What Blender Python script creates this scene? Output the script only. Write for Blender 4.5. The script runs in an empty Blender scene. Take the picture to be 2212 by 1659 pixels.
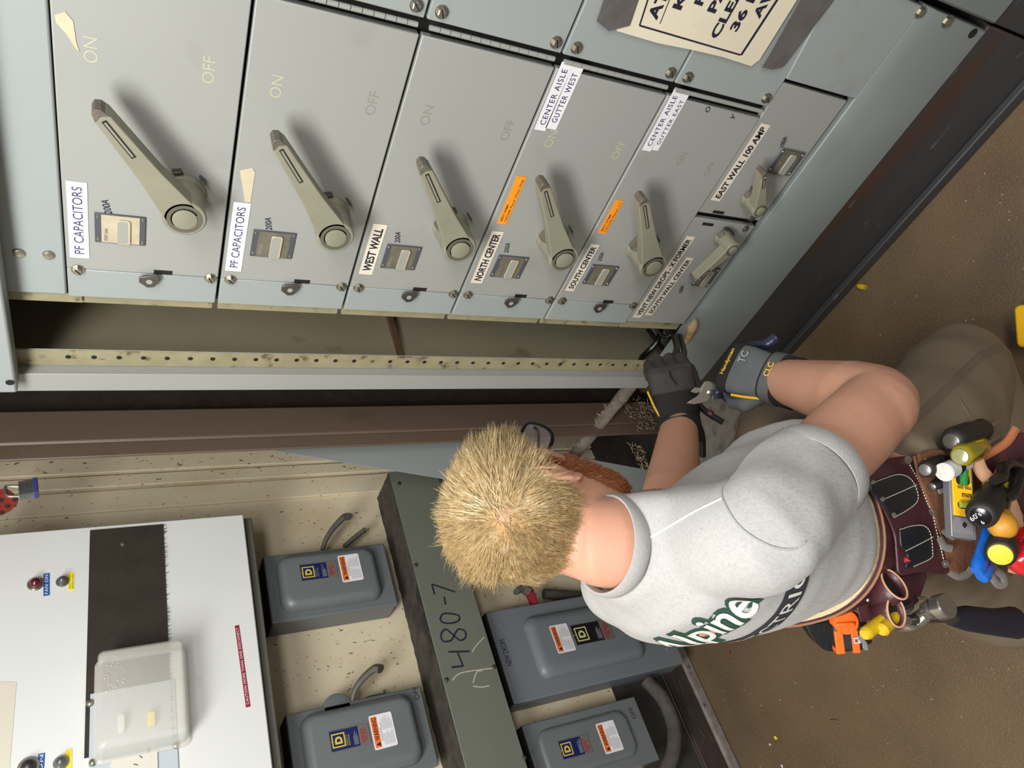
import bpy, bmesh, math, random
import numpy as np
from mathutils import Vector, Matrix, Quaternion
from mathutils.bvhtree import BVHTree
scene = bpy.context.scene
col = scene.collection
rnd = random.Random(7)
R = math.radians

# ------------------------------------------------------------------ camera (a phone turned on its side)
FPX, PITCH, YAW, ROLL, EYE = 1559.49, R(28.5676), R(40.7994), R(0.05387), 1.55
_F = Vector((math.sin(YAW), math.cos(YAW), 0)); _r = Vector((math.cos(YAW), -math.sin(YAW), 0)); _Z = Vector((0, 0, 1))
FW = math.cos(PITCH)*_F - math.sin(PITCH)*_Z
_dn = -math.sin(PITCH)*_F - math.cos(PITCH)*_Z
RT = math.cos(ROLL)*_r + math.sin(ROLL)*_dn          # right in the upright view
DN = -math.sin(ROLL)*_r + math.cos(ROLL)*_dn         # down in the upright view
CAM = Vector((0, 0, EYE))
cd = bpy.data.cameras.new('camera'); cam = bpy.data.objects.new('camera', cd); col.objects.link(cam)
cd.sensor_fit = 'HORIZONTAL'; cd.sensor_width = 36.0; cd.lens = FPX/2212*36.0; cd.clip_start = 0.01
M = Matrix.Identity(4)
for i in range(3):
    M[i][0] = DN[i]; M[i][1] = RT[i]; M[i][2] = -FW[i]; M[i][3] = CAM[i]
cam.matrix_world = M
scene.camera = cam

# ------------------------------------------------------------------ light: fluorescent ceiling fittings of the plant room
world = bpy.data.worlds.new('world'); scene.world = world; world.use_nodes = True
world.node_tree.nodes['Background'].inputs[0].default_value = (1.0, 0.97, 0.92, 1)
world.node_tree.nodes['Background'].inputs[1].default_value = 0.16
def area(name, loc, target, sx, sy, power, colr=(1, .985, .958)):
    l = bpy.data.lights.new(name, 'AREA'); l.shape = 'RECTANGLE'; l.size = sx; l.size_y = sy; l.energy = power; l.color = colr
    o = bpy.data.objects.new(name, l); col.objects.link(o); o.location = loc
    d = Vector(target) - Vector(loc); o.rotation_euler = d.to_track_quat('-Z', 'Y').to_euler()
    return o
area('ceiling_light', (-0.30, 0.50, 2.25), (0.5, 0.95, 0.9), 1.0, 0.4, 26)
area('ceiling_light.001', (-0.4, -1.2, 2.35), (0.5, 0.9, 0.8), 1.2, 0.4, 22)
vs = scene.view_settings
vs.view_transform = 'Standard'; vs.look = 'None'; vs.gamma = 1.0; vs.use_curve_mapping = False; vs.exposure = 0.55
scene.cycles.use_denoising = True

# ------------------------------------------------------------------ helpers
def ray(x, y): return (829.5 - y)*RT + (x - 1106)*DN + FPX*FW
def W(x, y, t): return CAM + ray(x, y)*(t/FPX)              # point seen at a photo pixel, t metres along the lens axis
def on(x, y, ax, v):
    d = ray(x, y); return CAM + d*((v - CAM[ax])/d[ax])      # ... on an axis plane of the room
class Fr:                                                    # a flat frame: u to the right, v up, n towards the viewer
    def __init__(s, o, U, V):
        s.o = Vector(o); s.U = Vector(U).normalized(); s.V = Vector(V).normalized(); s.N = s.U.cross(s.V).normalized()
    def p(s, u, v, n=0.0): return s.o + s.U*u + s.V*v + s.N*n
    def at(s, x, y, off=0.0):
        d = ray(x, y); o = s.o + s.N*off
        h = CAM + d*((o - CAM).dot(s.N)/d.dot(s.N)); q = h - s.o
        return (q.dot(s.U), q.dot(s.V))
    def mat(s, u, v, n, ang=0.0):
        m = Matrix.Identity(4); c, k = math.cos(ang), math.sin(ang)
        a = s.U*c + s.V*k; b = s.V*c - s.U*k; p = s.p(u, v, n)
        for i in range(3): m[i][0] = a[i]; m[i][1] = b[i]; m[i][2] = s.N[i]; m[i][3] = p[i]
        return m
ORG = {}                                                     # world place of each object's origin
def tag(o, label, cat, group=None):
    o['label'] = label; o['category'] = cat
    if group: o['group'] = group
    return o
def thing(name, label, cat, loc, group=None):
    o = bpy.data.objects.new(name, None); col.objects.link(o); o.location = loc; o.empty_display_size = .05
    ORG[o.name] = Vector(loc); return tag(o, label, cat, group)
def link_mesh(name, me, m, parent=None, smooth=35):
    o = bpy.data.objects.new(name, me); col.objects.link(o)
    if m is not None:
        me.materials.clear(); me.materials.append(m)
    if smooth:
        me.shade_smooth(); me.set_sharp_from_angle(angle=R(smooth))
    if parent is not None:
        base = ORG[parent.name]; o.parent = parent
    else:
        co = np.empty(len(me.vertices)*3); me.vertices.foreach_get('co', co); co = co.reshape(-1, 3)
        lo, hi = co.min(0), co.max(0); base = Vector(((lo[0]+hi[0])/2, (lo[1]+hi[1])/2, lo[2])); o.location = base
    me.transform(Matrix.Translation(-base)); ORG[o.name] = Vector(base)
    return o
def obj(name, bm, m, parent=None, smooth=35, bevel=0, seg=2):
    bmesh.ops.recalc_face_normals(bm, faces=bm.faces)
    me = bpy.data.meshes.new(name); bm.to_mesh(me); bm.free()
    o = link_mesh(name, me, m, parent, smooth)
    if bevel:
        b = o.modifiers.new('bevel', 'BEVEL'); b.width = bevel; b.segments = seg; b.limit_method = 'ANGLE'; b.angle_limit = R(40)
    return o
def struct(o): o['kind'] = 'structure'; return o
NB = bmesh.new
def prism(bm, pts0, pts1):                                   # closed solid between two outlines
    n = len(pts0); a = [bm.verts.new(p) for p in pts0]; b = [bm.verts.new(p) for p in pts1]
    bm.faces.new(a[::-1]); bm.faces.new(b)
    for i in range(n):
        j = (i+1) % n; bm.faces.new((a[i], a[j], b[j], b[i]))
    return bm
def fpoly(bm, fr, pts, n0, n1): return prism(bm, [fr.p(u, v, n0) for u, v in pts], [fr.p(u, v, n1) for u, v in pts])
def fbox(bm, fr, u0, u1, v0, v1, n0, n1): return fpoly(bm, fr, [(u0, v0), (u1, v0), (u1, v1), (u0, v1)], n0, n1)
def wbox(bm, x0, x1, y0, y1, z0, z1):
    return prism(bm, [(x0, y0, z0), (x1, y0, z0), (x1, y1, z0), (x0, y1, z0)], [(x0, y0, z1), (x1, y0, z1), (x1, y1, z1), (x0, y1, z1)])
def rrect(u0, u1, v0, v1, r, k=5):
    out = []
    for cx, cy, a0 in ((u1-r, v1-r, 0), (u0+r, v1-r, 90), (u0+r, v0+r, 180), (u1-r, v0+r, 270)):
        for i in range(k+1):
            a = R(a0 + 90*i/k); out.append((cx + r*math.cos(a), cy + r*math.sin(a)))
    return out
def loft(bm, rings, cap=True, close=True):
    vs_ = [[bm.verts.new(p) for p in r] for r in rings]; n = len(rings[0])
    for a, b in zip(vs_, vs_[1:]):
        for i in range(n if close else n-1):
            j = (i+1) % n; bm.faces.new((a[i], a[j], b[j], b[i]))
    if cap:
        bm.faces.new(vs_[0][::-1]); bm.faces.new(vs_[-1])
    return bm
def ring(c, U, V, ru, rv, n=16, e=1.0):
    out = []
    for i in range(n):
        a = 2*math.pi*i/n; x, y = math.cos(a), math.sin(a)
        if e != 1.0:
            x = math.copysign(abs(x)**e, x); y = math.copysign(abs(y)**e, y)
        out.append(Vector(c) + U*(ru*x) + V*(rv*y))
    return out
def frame_of(d):
    d = Vector(d).normalized(); u = d.cross(Vector((0, 0, 1)))
    if u.length < 1e-3: u = Vector((1, 0, 0))
    u.normalize(); return u, d.cross(u)
def tube(bm, pts, rad, n=10, cap=True, flat=1.0, up=None):
    pts = [Vector(p) for p in pts]
    if not hasattr(rad, '__len__'): rad = [rad]*len(pts)
    rings = []; u = None
    for i, p in enumerate(pts):
        d = (pts[min(i+1, len(pts)-1)] - pts[max(i-1, 0)]).normalized()
        if u is None: u = frame_of(d)[0] if up is None else Vector(up)
        u = (u - d*u.dot(d)).normalized(); v = d.cross(u)
        rings.append(ring(p, u, v, rad[i], rad[i]*flat, n))
    return loft(bm, rings, cap)
def spline(pts, k=6):
    pts = [Vector(p) for p in pts]; P = [2*pts[0]-pts[1]] + pts + [2*pts[-1]-pts[-2]]; out = []
    for i in range(1, len(P)-2):
        for j in range(k):
            t = j/k; a, b, c, d = P[i-1:i+3]
            out.append(.5*((2*b) + (c-a)*t + (2*a-5*b+4*c-d)*t*t + (3*b-a-3*c+d)*t**3))
    out.append(pts[-1]); return out
def lerps(vals, k=6):
    out = []
    for a, b in zip(vals, vals[1:]): out += [a+(b-a)*j/k for j in range(k)]
    return out + [vals[-1]]
def lathe(bm, o, d, prof, n=20, U=None):                     # prof: (distance along d, radius)
    d = Vector(d).normalized(); u, v = frame_of(d)
    return loft(bm, [ring(Vector(o) + d*h, u, v, max(r, 1e-4), max(r, 1e-4), n) for h, r in prof])
def hexbolt(bm, p, d, r, h, n=6):
    d = Vector(d).normalized()
    lathe(bm, p, d, [(0, r*1.35), (h*.2, r*1.35)], 16)
    u, v = frame_of(d); p = Vector(p)
    loft(bm, [ring(p + d*(h*.2), u, v, r, r, n), ring(p + d*(h*.9), u, v, r, r, n), ring(p + d*h, u, v, r*.8, r*.8, n)])
def grid_fill(bm, fn, nu, nv):
    vv = [[bm.verts.new(fn(i/nu, j/nv)) for j in range(nv+1)] for i in range(nu+1)]
    for i in range(nu):
        for j in range(nv): bm.faces.new((vv[i][j], vv[i+1][j], vv[i+1][j+1], vv[i][j+1]))
    return bm
def text_mesh(body, w=None, h=None, bold=0.0, shear=0.0, spacing=1.0, extr=0.0, align='LEFT', res=3, line=1.0):
    c = bpy.data.curves.new('lettering', 'FONT'); c.body = body; c.offset = bold; c.shear = shear; c.space_character = spacing
    c.extrude = extr; c.align_x = align; c.resolution_u = res; c.space_line = line
    o = bpy.data.objects.new('lettering', c); col.objects.link(o)
    dg = bpy.context.evaluated_depsgraph_get(); me = bpy.data.meshes.new_from_object(o.evaluated_get(dg))
    bpy.data.objects.remove(o); bpy.data.curves.remove(c)
    co = np.empty(len(me.vertices)*3); me.vertices.foreach_get('co', co); co = co.reshape(-1, 3)
    lo, hi = co.min(0), co.max(0); s = hi - lo
    sx = (w/s[0]) if w else (h/s[1]); sy = (h/s[1]) if h else sx
    if w is None: sx = sy
    me.transform(Matrix.Diagonal((sx, sy, 1, 1)) @ Matrix.Translation((-lo[0], -lo[1], 0)))
    return me
def write(name, fr, u, v, n, body, m, parent, w=None, h=None, ang=0.0, **k):
    me = text_mesh(body, w, h, **k); me.transform(fr.mat(u, v, n, ang)); me.name = name
    return link_mesh(name, me, m, parent, smooth=0)
def fuse(bm, voxel, smooth=6, factor=.5):
    bmesh.ops.recalc_face_normals(bm, faces=bm.faces)
    me = bpy.data.meshes.new('fuse'); bm.to_mesh(me); bm.free()
    o = bpy.data.objects.new('fuse', me); col.objects.link(o)
    r = o.modifiers.new('r', 'REMESH'); r.mode = 'VOXEL'; r.voxel_size = voxel
    if smooth:
        s = o.modifiers.new('s', 'SMOOTH'); s.factor = factor; s.iterations = smooth
    dg = bpy.context.evaluated_depsgraph_get(); out = bpy.data.meshes.new_from_object(o.evaluated_get(dg))
    bpy.data.objects.remove(o); return out
def coords(me):
    co = np.empty(len(me.vertices)*3); me.vertices.foreach_get('co', co); return co.reshape(-1, 3)
def normals(me):
    co = np.empty(len(me.vertices)*3); me.vertices.foreach_get('normal', co); return co.reshape(-1, 3)
def put(me, co): me.vertices.foreach_set('co', np.ascontiguousarray(co).ravel()); me.update()

# ------------------------------------------------------------------ materials
MATS = {}
def mat(name, c, rough=.5, metal=0., var=0., vscale=8., c2=None, c2amt=0., c2scale=5., bump=0., bscale=200., spec=.5,
        trans=0., alpha=1., emit=0., stretch=(1, 1, 1), sharp=.12, c3=None, c3amt=0., c3scale=60., sharp3=.05, sss=0., coat=0., sheen=0.):
    if name in MATS: return MATS[name]
    m = bpy.data.materials.new(name); m.use_nodes = True; nt = m.node_tree; N = nt.nodes; L = nt.links
    b = N['Principled BSDF']
    def setv(k, v):
        if k in b.inputs: b.inputs[k].default_value = v
    setv('Roughness', rough); setv('Metallic', metal); setv('Specular IOR Level', spec); setv('Transmission Weight', trans)
    setv('Alpha', alpha); setv('Coat Weight', coat); setv('Sheen Weight', sheen)
    if sss:
        setv('Subsurface Weight', sss); setv('Subsurface Radius', (.012, .005, .003)); setv('Subsurface Scale', 1.0)
    c = tuple(c) + (1,)
    setv('Base Color', c)
    geo = N.new('ShaderNodeNewGeometry'); mp = N.new('ShaderNodeMapping'); mp.inputs['Scale'].default_value = stretch
    L.new(geo.outputs['Position'], mp.inputs['Vector'])
    cur = None
    def noise(scale, detail=4):
        n = N.new('ShaderNodeTexNoise'); n.inputs['Scale'].default_value = scale; n.inputs['Detail'].default_value = detail
        L.new(mp.outputs[0], n.inputs['Vector']); return n
    def mix(a, bcol, fac):
        x = N.new('ShaderNodeMix'); x.data_type = 'RGBA'
        if isinstance(a, tuple): x.inputs[6].default_value = a
        else: L.new(a, x.inputs[6])
        x.inputs[7].default_value = bcol; L.new(fac, x.inputs[0]); return x.outputs[2]
    cur = c
    if var:
        n = noise(vscale); r = N.new('ShaderNodeMapRange'); L.new(n.outputs[0], r.inputs[0])
        r.inputs[1].default_value = .3; r.inputs[2].default_value = .7; r.inputs[3].default_value = 0; r.inputs[4].default_value = 1
        d = tuple(max(0, k*(1-var)) for k in c[:3]) + (1,)
        cur = mix(c, d, r.outputs[0])
    for cc, am, sc, sh in ((c2, c2amt, c2scale, sharp), (c3, c3amt, c3scale, sharp3)):
        if cc is not None and am:
            n = noise(sc, 6); r = N.new('ShaderNodeMapRange'); L.new(n.outputs[0], r.inputs[0])
            th = .72 - .44*am
            r.inputs[1].default_value = th; r.inputs[2].default_value = th + sh; r.inputs[3].default_value = 0; r.inputs[4].default_value = 1
            cur = mix(cur, tuple(cc) + (1,), r.outputs[0])
    if not isinstance(cur, tuple): L.new(cur, b.inputs['Base Color'])
    if bump:
        n = noise(bscale, 3); bp = N.new('ShaderNodeBump'); bp.inputs['Strength'].default_value = bump; bp.inputs['Distance'].default_value = .002
        L.new(n.outputs[0], bp.inputs['Height']); L.new(bp.outputs[0], b.inputs['Normal'])
    if emit:
        setv('Emission Color', c); setv('Emission Strength', emit)
    MATS[name] = m; return m
def srgb(r, g, b):
    f = lambda v: (v/255/12.92) if v <= 10 else ((v/255+.055)/1.055)**2.4
    return (f(r), f(g), f(b))
GREY = mat('switchgear grey paint', srgb(152, 154, 150), .42, var=.06, vscale=3, c2=srgb(128, 126, 112), c2amt=.16, c2scale=7, sharp=.35, bump=.05, bscale=350)
GREYB = mat('switchgear blue grey paint', srgb(149, 156, 155), .42, var=.05, vscale=3, c2=srgb(130, 126, 108), c2amt=.14, c2scale=9, sharp=.35, bump=.05, bscale=350)
SILL = mat('frame grey paint', srgb(122, 129, 128), .38, var=.1, vscale=5, c2=srgb(110, 110, 100), c2amt=.15, c2scale=6, sharp=.4)
EDGE = mat('aged cream grey lip', srgb(150, 143, 112), .55, var=.2, vscale=30, c2=srgb(92, 78, 52), c2amt=.3, c2scale=40)
HANDLE = mat('handle grey enamel', srgb(136, 134, 116), .45, var=.1, vscale=25)
WORN = mat('worn handle metal', srgb(116, 108, 96), .5, metal=.25, var=.35, vscale=60, bump=.4, bscale=180)
BLACK = mat('black gap', (.006, .006, .006), .8)
STEEL = mat('zinc steel', srgb(170, 166, 152), .3, metal=.85, var=.25, vscale=90)
DKSTEEL = mat('dark steel', srgb(110, 106, 100), .35, metal=.8, var=.2, vscale=60)
WHITE = mat('white label', srgb(226, 226, 230), .5)
PAPER = mat('aged paper label', srgb(222, 214, 196), .6, var=.06, vscale=40)
INK = mat('black ink', (.012, .012, .03), .6)
ORANGE = mat('orange label', srgb(246, 150, 30), .5)
WORANGE = mat('warning orange', srgb(232, 116, 40), .5)
YELLOWL = mat('yellow label', srgb(242, 222, 40), .5)
BLUEL = mat('blue embossed tape', srgb(36, 84, 160), .4)
REDL = mat('dark red embossed tape', srgb(140, 28, 50), .4)
WTXT = mat('white lettering', srgb(225, 225, 225), .5)
# ------------------------------------------------------------------ the room
YW, XD, XS = 1.86, 0.94, 0.9255            # wall face, switch door face, front of the switchboard frame
WALL = Fr((0, YW, 0), (1, 0, 0), (0, 0, 1))
CAB = Fr((XD, 0, 0), (0, -1, 0), (0, 0, 1))
FLOORM = mat('worn brown concrete', srgb(112, 92, 68), .55, var=.3, vscale=5, c2=srgb(86, 76, 68), c2amt=.36, c2scale=3.2, sharp=.3,
             c3=srgb(138, 118, 92), c3amt=.26, c3scale=320, bump=.6, bscale=220)
WALLM = mat('dirty cream wall', srgb(220, 207, 178), .6, var=.12, vscale=6, c2=srgb(160, 134, 88), c2amt=.40, c2scale=4, sharp=.4,
            c3=srgb(112, 98, 72), c3amt=.17, c3scale=120, stretch=(1, 1, .55), bump=.1)
bm = NB(); wbox(bm, -3.2, 3.2, -3.2, 3.2, -.06, 0)
struct(obj('floor', bm, FLOORM, smooth=0))
bm = NB(); wbox(bm, -3.2, 1.9, YW, YW+.1, 0, 3.0)
struct(obj('wall_back', bm, WALLM, smooth=0))
bm = NB(); wbox(bm, 1.9, 2.0, -3.2, YW+.1, 0, 3.0)
struct(obj('wall_right', bm, WALLM, smooth=0))
# grooved casing strips between the brown column and the wall panels
bm = NB()
for x0, x1, d in ((1.16, 1.225, .010), (1.232, 1.27, .016), (1.275, 1.60, .022)):
    fbox(bm, WALL, x0, x1, .0, 2.6, 0, d)
struct(obj('trim_1', bm, WALLM, bevel=.003))
# blackened skirting board with a chipped pale lower edge
BOARD = mat('blackened old board', srgb(64, 52, 46), .7, var=.4, vscale=18, stretch=(1, 6, 6), c2=srgb(100, 84, 66), c2amt=.2, c2scale=20, bump=.5)
CHIP = mat('chipped plaster edge', srgb(140, 132, 124), .8, var=.35, vscale=35, c2=srgb(70, 64, 62), c2amt=.3, c2scale=40, bump=.8, bscale=90)
bm = NB(); fbox(bm, WALL, -.6, .62, .035, .11, .0, .014)
base = struct(obj('baseboard_back', bm, BOARD, bevel=.004))
bm = NB(); fbox(bm, WALL, -.6, .66, 0, .035, .0, .022)
struct(obj('trim_2', bm, CHIP, bevel=.006))

# ------------------------------------------------------------------ brown steel column in the corner
BROWN = mat('brown column paint', srgb(104, 88, 76), .45, var=.14, vscale=6, c2=srgb(74, 56, 36), c2amt=.2, c2scale=9, stretch=(1, 1, .4), sharp=.3)
BROWND = mat('dark brown shaded steel', srgb(58, 48, 42), .6, var=.4, vscale=30, c2=srgb(96, 88, 78), c2amt=.1, c2scale=120, bump=.3)  # darker brown: shade of the recess beside the switchboard is painted in
col_t = thing('steel_column', 'tall brown painted steel column standing between the grey switchboard and the cream wall', 'column', (1.14, 1.48, 0))
bm = NB(); wbox(bm, 1.088, 1.178, 1.45, 1.51, 0, 2.6); obj('flange', bm, BROWN, col_t, bevel=.006)
bm = NB(); wbox(bm, 1.052, 1.088, 1.455, 1.462, .0, 2.6); obj('edge_angle', bm, BROWN, col_t, bevel=.002)
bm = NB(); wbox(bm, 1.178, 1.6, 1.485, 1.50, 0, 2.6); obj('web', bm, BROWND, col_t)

# ------------------------------------------------------------------ the switchboard: frame, cover panels, gutter
ZT = 2.2
sw = thing('switchboard', 'large grey steel switchboard enclosure on a dark worn base with an open wiring gutter', 'switchboard', (1.25, .6, 0))
INT = mat('gutter inside paint', srgb(172, 162, 136), .5, var=.12, vscale=5, c2=srgb(140, 126, 100), c2amt=.15, c2scale=9)
BASEM = mat('charcoal painted steel base', srgb(62, 62, 64), .45, var=.25, vscale=7, c2=srgb(72, 48, 36), c2amt=.34, c2scale=5, stretch=(1, .35, 1.6), sharp=.16, c3=srgb(96, 98, 100), c3amt=.1, c3scale=30)
# base
bm = NB(); wbox(bm, XS+.004, 1.55, .126, 1.10, 0.0, .222); obj('base', bm, BASEM, sw, bevel=.004)
bm = NB(); wbox(bm, XS-.012, XS+.004, .126, 1.10, 0, .03); obj('base_flange', bm, BASEM, sw, bevel=.003)
# sill (bottom frame member) with bevelled top
bm = NB()
y0, y1 = .135, 1.089
prism(bm, [(XS, y0, .224), (XS, y0, .366), (XD, y0, .388), (.956, y0, .388), (.956, y0, .224)],
          [(XS, y1, .224), (XS, y1, .366), (XD, y1, .388), (.956, y1, .388), (.956, y1, .224)])
obj('sill', bm, SILL, sw, bevel=.0025)
for (x, y) in ((2101, 72), (1500, 806)):
    u, v = CAB.at(x, y, XD-XS); bm = NB(); lathe(bm, CAB.p(u, v, XD-XS+.0004), CAB.N, [(0, .0085), (.0006, .0085)], 14)
    obj('bolt_hole', bm, BLACK, sw)
bm = NB(); u, v = CAB.at(2046, 46, XD-XS); hexbolt(bm, CAB.p(u, v, XD-XS), CAB.N, .008, .006); obj('sill_bolt', bm, STEEL, sw)
# left stile: outer face, step and drilled flange
bm = NB(); wbox(bm, XS, XS+.05, 1.046, 1.089, .388, ZT); wbox(bm, XS+.0195, XS+.0215, 1.008, 1.046, .388, ZT)
obj('stile', bm, GREY, sw, bevel=.002)
bm = NB(); wbox(bm, XS+.0185, XS+.0195, 1.0085, 1.0445, .39, ZT); obj('drilled_flange', bm, EDGE, sw)
for i in range(34):
    z = 1.66 - .0368*i
    if z < .40: break
    f = i in (0, 15, 33); bm = NB(); lathe(bm, (XS+.0184, 1.024, z), (-1, 0, 0), [(0, .0042), (.0006, .0042)], 12)
    obj('flange_screw' if f else 'screw_hole', bm, STEEL if f else BLACK, sw)
# body: side wall, back, floor, top
bm = NB(); wbox(bm, XS+.05, 1.55, 1.074, 1.089, .224, ZT); obj('side_panel', bm, INT, sw)
bm = NB(); wbox(bm, 1.54, 1.55, .0, 1.074, .224, ZT); obj('back_panel', bm, INT, sw)
bm = NB(); wbox(bm, 1.0, 1.54, .1, 1.074, .224, .232); obj('bottom_panel', bm, BASEM, sw)
bm = NB(); wbox(bm, XS, 1.54, .1, 1.089, ZT, ZT+.01); obj('top_panel', bm, GREY, sw)
bm = NB(); wbox(bm, 1.0, 1.5, 1.064, 1.074, 1.015, 1.028); obj('side_rib', bm, mat('rusty rib', srgb(120, 92, 72), .6, var=.3, vscale=40), sw)
# cover above the gutter, and the filler row above the first door
bm = NB(); wbox(bm, .898, XD-.004, .1, 1.062, 1.692, ZT); obj('upper_cover', bm, GREYB, sw, bevel=.004)
bm = NB(); lathe(bm, (.8975, 1.035, 1.70), (-1, 0, 0), [(0, .006), (.0006, .006)], 12); obj('cover_hole', bm, BLACK, sw)
bm = NB(); wbox(bm, XD+.002, XD+.03, .12, .884, 1.619, 1.70); obj('upper_filler', bm, GREYB, sw, bevel=.003)
bm = NB(); wbox(bm, XD+.006, XD+.03, .884, .902, 1.60, 1.70); obj('upper_lip', bm, EDGE, sw)
for (x, y) in ((105, 552), (41, 548)):
    u, v = CAB.at(x, y); bm = NB(); lathe(bm, CAB.p(u, v, -.002), CAB.N, [(0, .008), (.003, .007), (.004, .004)], 14)
    obj('filler_screw', bm, STEEL, sw)
# large blank plate at the lower right corner and right frame stile
bm = NB(); fpoly(bm, CAB, [(-.305, .388), (-.138, .388), (-.138, .59), (-.305, .566)], -.02, .002); obj('corner_plate', bm, GREYB, sw, bevel=.002)
bm = NB(); u, v = CAB.at(1987, 25); hexbolt(bm, CAB.p(u, v, .002), CAB.N, .0075, .006); obj('plate_bolt', bm, STEEL, sw)
bm = NB(); wbox(bm, XD+.022, XD+.03, .13, .894, .39, ZT); obj('black_recess', bm, BLACK, sw)
# next section to the right
nx = thing('switchboard_section', 'edge of the next grey switchboard section at the right of the corner plate', 'switchboard', (1.25, -.5, 0))
bm = NB(); wbox(bm, XS-.004, 1.5, -1.2, .122, .224, ZT); obj('frame', bm, SILL, nx, bevel=.004)
bm = NB(); wbox(bm, XS+.004, 1.5, -1.2, .122, 0, .223); obj('base', bm, BASEM, nx, bevel=.004)

# ------------------------------------------------------------------ disconnect switch units
PITCHZ, Z0 = .2112, 1.408
YH, YL = .3665, .8846                      # hinge line, left edge
def sticker(parent, q, text, m, tm, off=.0006, th=.0005, name='adhesive_label', bold=0.0, shear=0., pad=(.05, .2), lab=None, rows=None, font_sp=1.0):
    (a, b, c, d) = q                       # photo corners: start-top, start-bottom, end-top, end-bottom
    A, B, C_, D = [CAB.at(*p) for p in q]
    base = ((B[0]+D[0])/2 - (B[0]-D[0])/2, 0)
    du = (D[0]-B[0] + C_[0]-A[0])/2; dv = (D[1]-B[1] + C_[1]-A[1])/2
    w = math.hypot(du, dv); ang = math.atan2(dv, du)
    h = abs((A[1]-B[1] + C_[1]-D[1])/2)*math.cos(ang)
    cu = (A[0]+B[0]+C_[0]+D[0])/4; cv = (A[1]+B[1]+C_[1]+D[1])/4
    m4 = CAB.mat(cu, cv, 0, ang)
    fr = Fr(m4.translation, [m4[i][0] for i in range(3)], [m4[i][1] for i in range(3)])
    bm = NB(); fbox(bm, fr, -w/2, w/2, -h/2, h/2, off, off+th)
    s = obj(name, bm, m, parent, smooth=0)
    if lab: s['label'] = lab
    lines = text if isinstance(text, list) else [text]; n = len(lines)
    for i, t in enumerate(lines):
        frac = 1.0; t_ = t
        if isinstance(t, tuple): t_, frac = t
        lh = h*(1-pad[1]*(1 if n == 1 else 1.1))/n*(.92 if n > 1 else 1)
        v0 = h/2 - (i+1)*h*(1-pad[1]*.3)/n - 0 if n > 1 else -lh/2
        write('lettering', fr, -w/2 + w*pad[0], v0, off+th+.0003, t_, tm, s, w=w*(1-2*pad[0])*frac, h=lh, bold=bold, shear=shear, spacing=font_sp)
    return s
FAINT = mat('worn engraved lettering', srgb(176, 175, 150), .6)
SCRATCH = mat('scratched engraved lettering', srgb(140, 138, 124), .6)
PLATE_D = mat('slate nameplate', srgb(74, 78, 86), .4)
PLATE_S = mat('silver nameplate face', srgb(196, 186, 162), .4, metal=.2, var=.15, vscale=60)
PLATE_T = mat('tarnished nameplate face', srgb(118, 114, 100), .45, metal=.2, var=.25, vscale=60)
WINDOWG = mat('nameplate window', srgb(150, 152, 146), .25)
def poly_from(fr, pts, off=0.0): return [fr.at(x, y, off) for x, y in pts]

def nameplate(parent, tl, bl, tr, br, facem, name='nameplate'):
    A, B, C_, D = [CAB.at(*p) for p in (tl, bl, tr, br)]
    u0 = (A[0]+B[0])/2; u1 = (C_[0]+D[0])/2; v1 = (A[1]+C_[1])/2; v0 = (B[1]+D[1])/2; w, h = u1-u0, v1-v0
    bm = NB(); fbox(bm, CAB, u0, u1, v0, v1, 0, .0025); p = obj(name, bm, PLATE_D, parent, bevel=.0006)
    bm = NB(); fbox(bm, CAB, u0+w*.03, u1-w*.03, v0+h*.12, v1-h*.13, .0025, .0030); obj('plate_face', bm, facem, p)
    for fu, fv in ((.1, .06), (.9, .06), (.12, .94), (.88, .94)):
        bm = NB(); lathe(bm, CAB.p(u0+w*fu, v0+h*fv, .0025), CAB.N, [(0, .0022), (.0012, .0014)], 10); obj('rivet', bm, STEEL, p)
    a, b, c, d = u0+w*.06, u0+w*.82, v0+h*.36, v0+h*.56
    bm = NB(); pts = rrect(a, b, c, d, .003); fpoly(bm, CAB, rrect(a-.002, b+.002, c-.004, d+.0005, .004), .003, .0055); obj('window_rim', bm, PLATE_S, p, bevel=.0008)
    bm = NB(); fpoly(bm, CAB, pts, .0055, .0058); obj('window_card', bm, WINDOWG, p)
    write('lettering', CAB, u0+w*.1, v0+h*.745, .0032, 'FDP Unit', INK if facem is PLATE_S else mat('dull plate lettering', srgb(150, 148, 130), .5), p, w=w*.42, h=h*.07)
    return p

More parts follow.
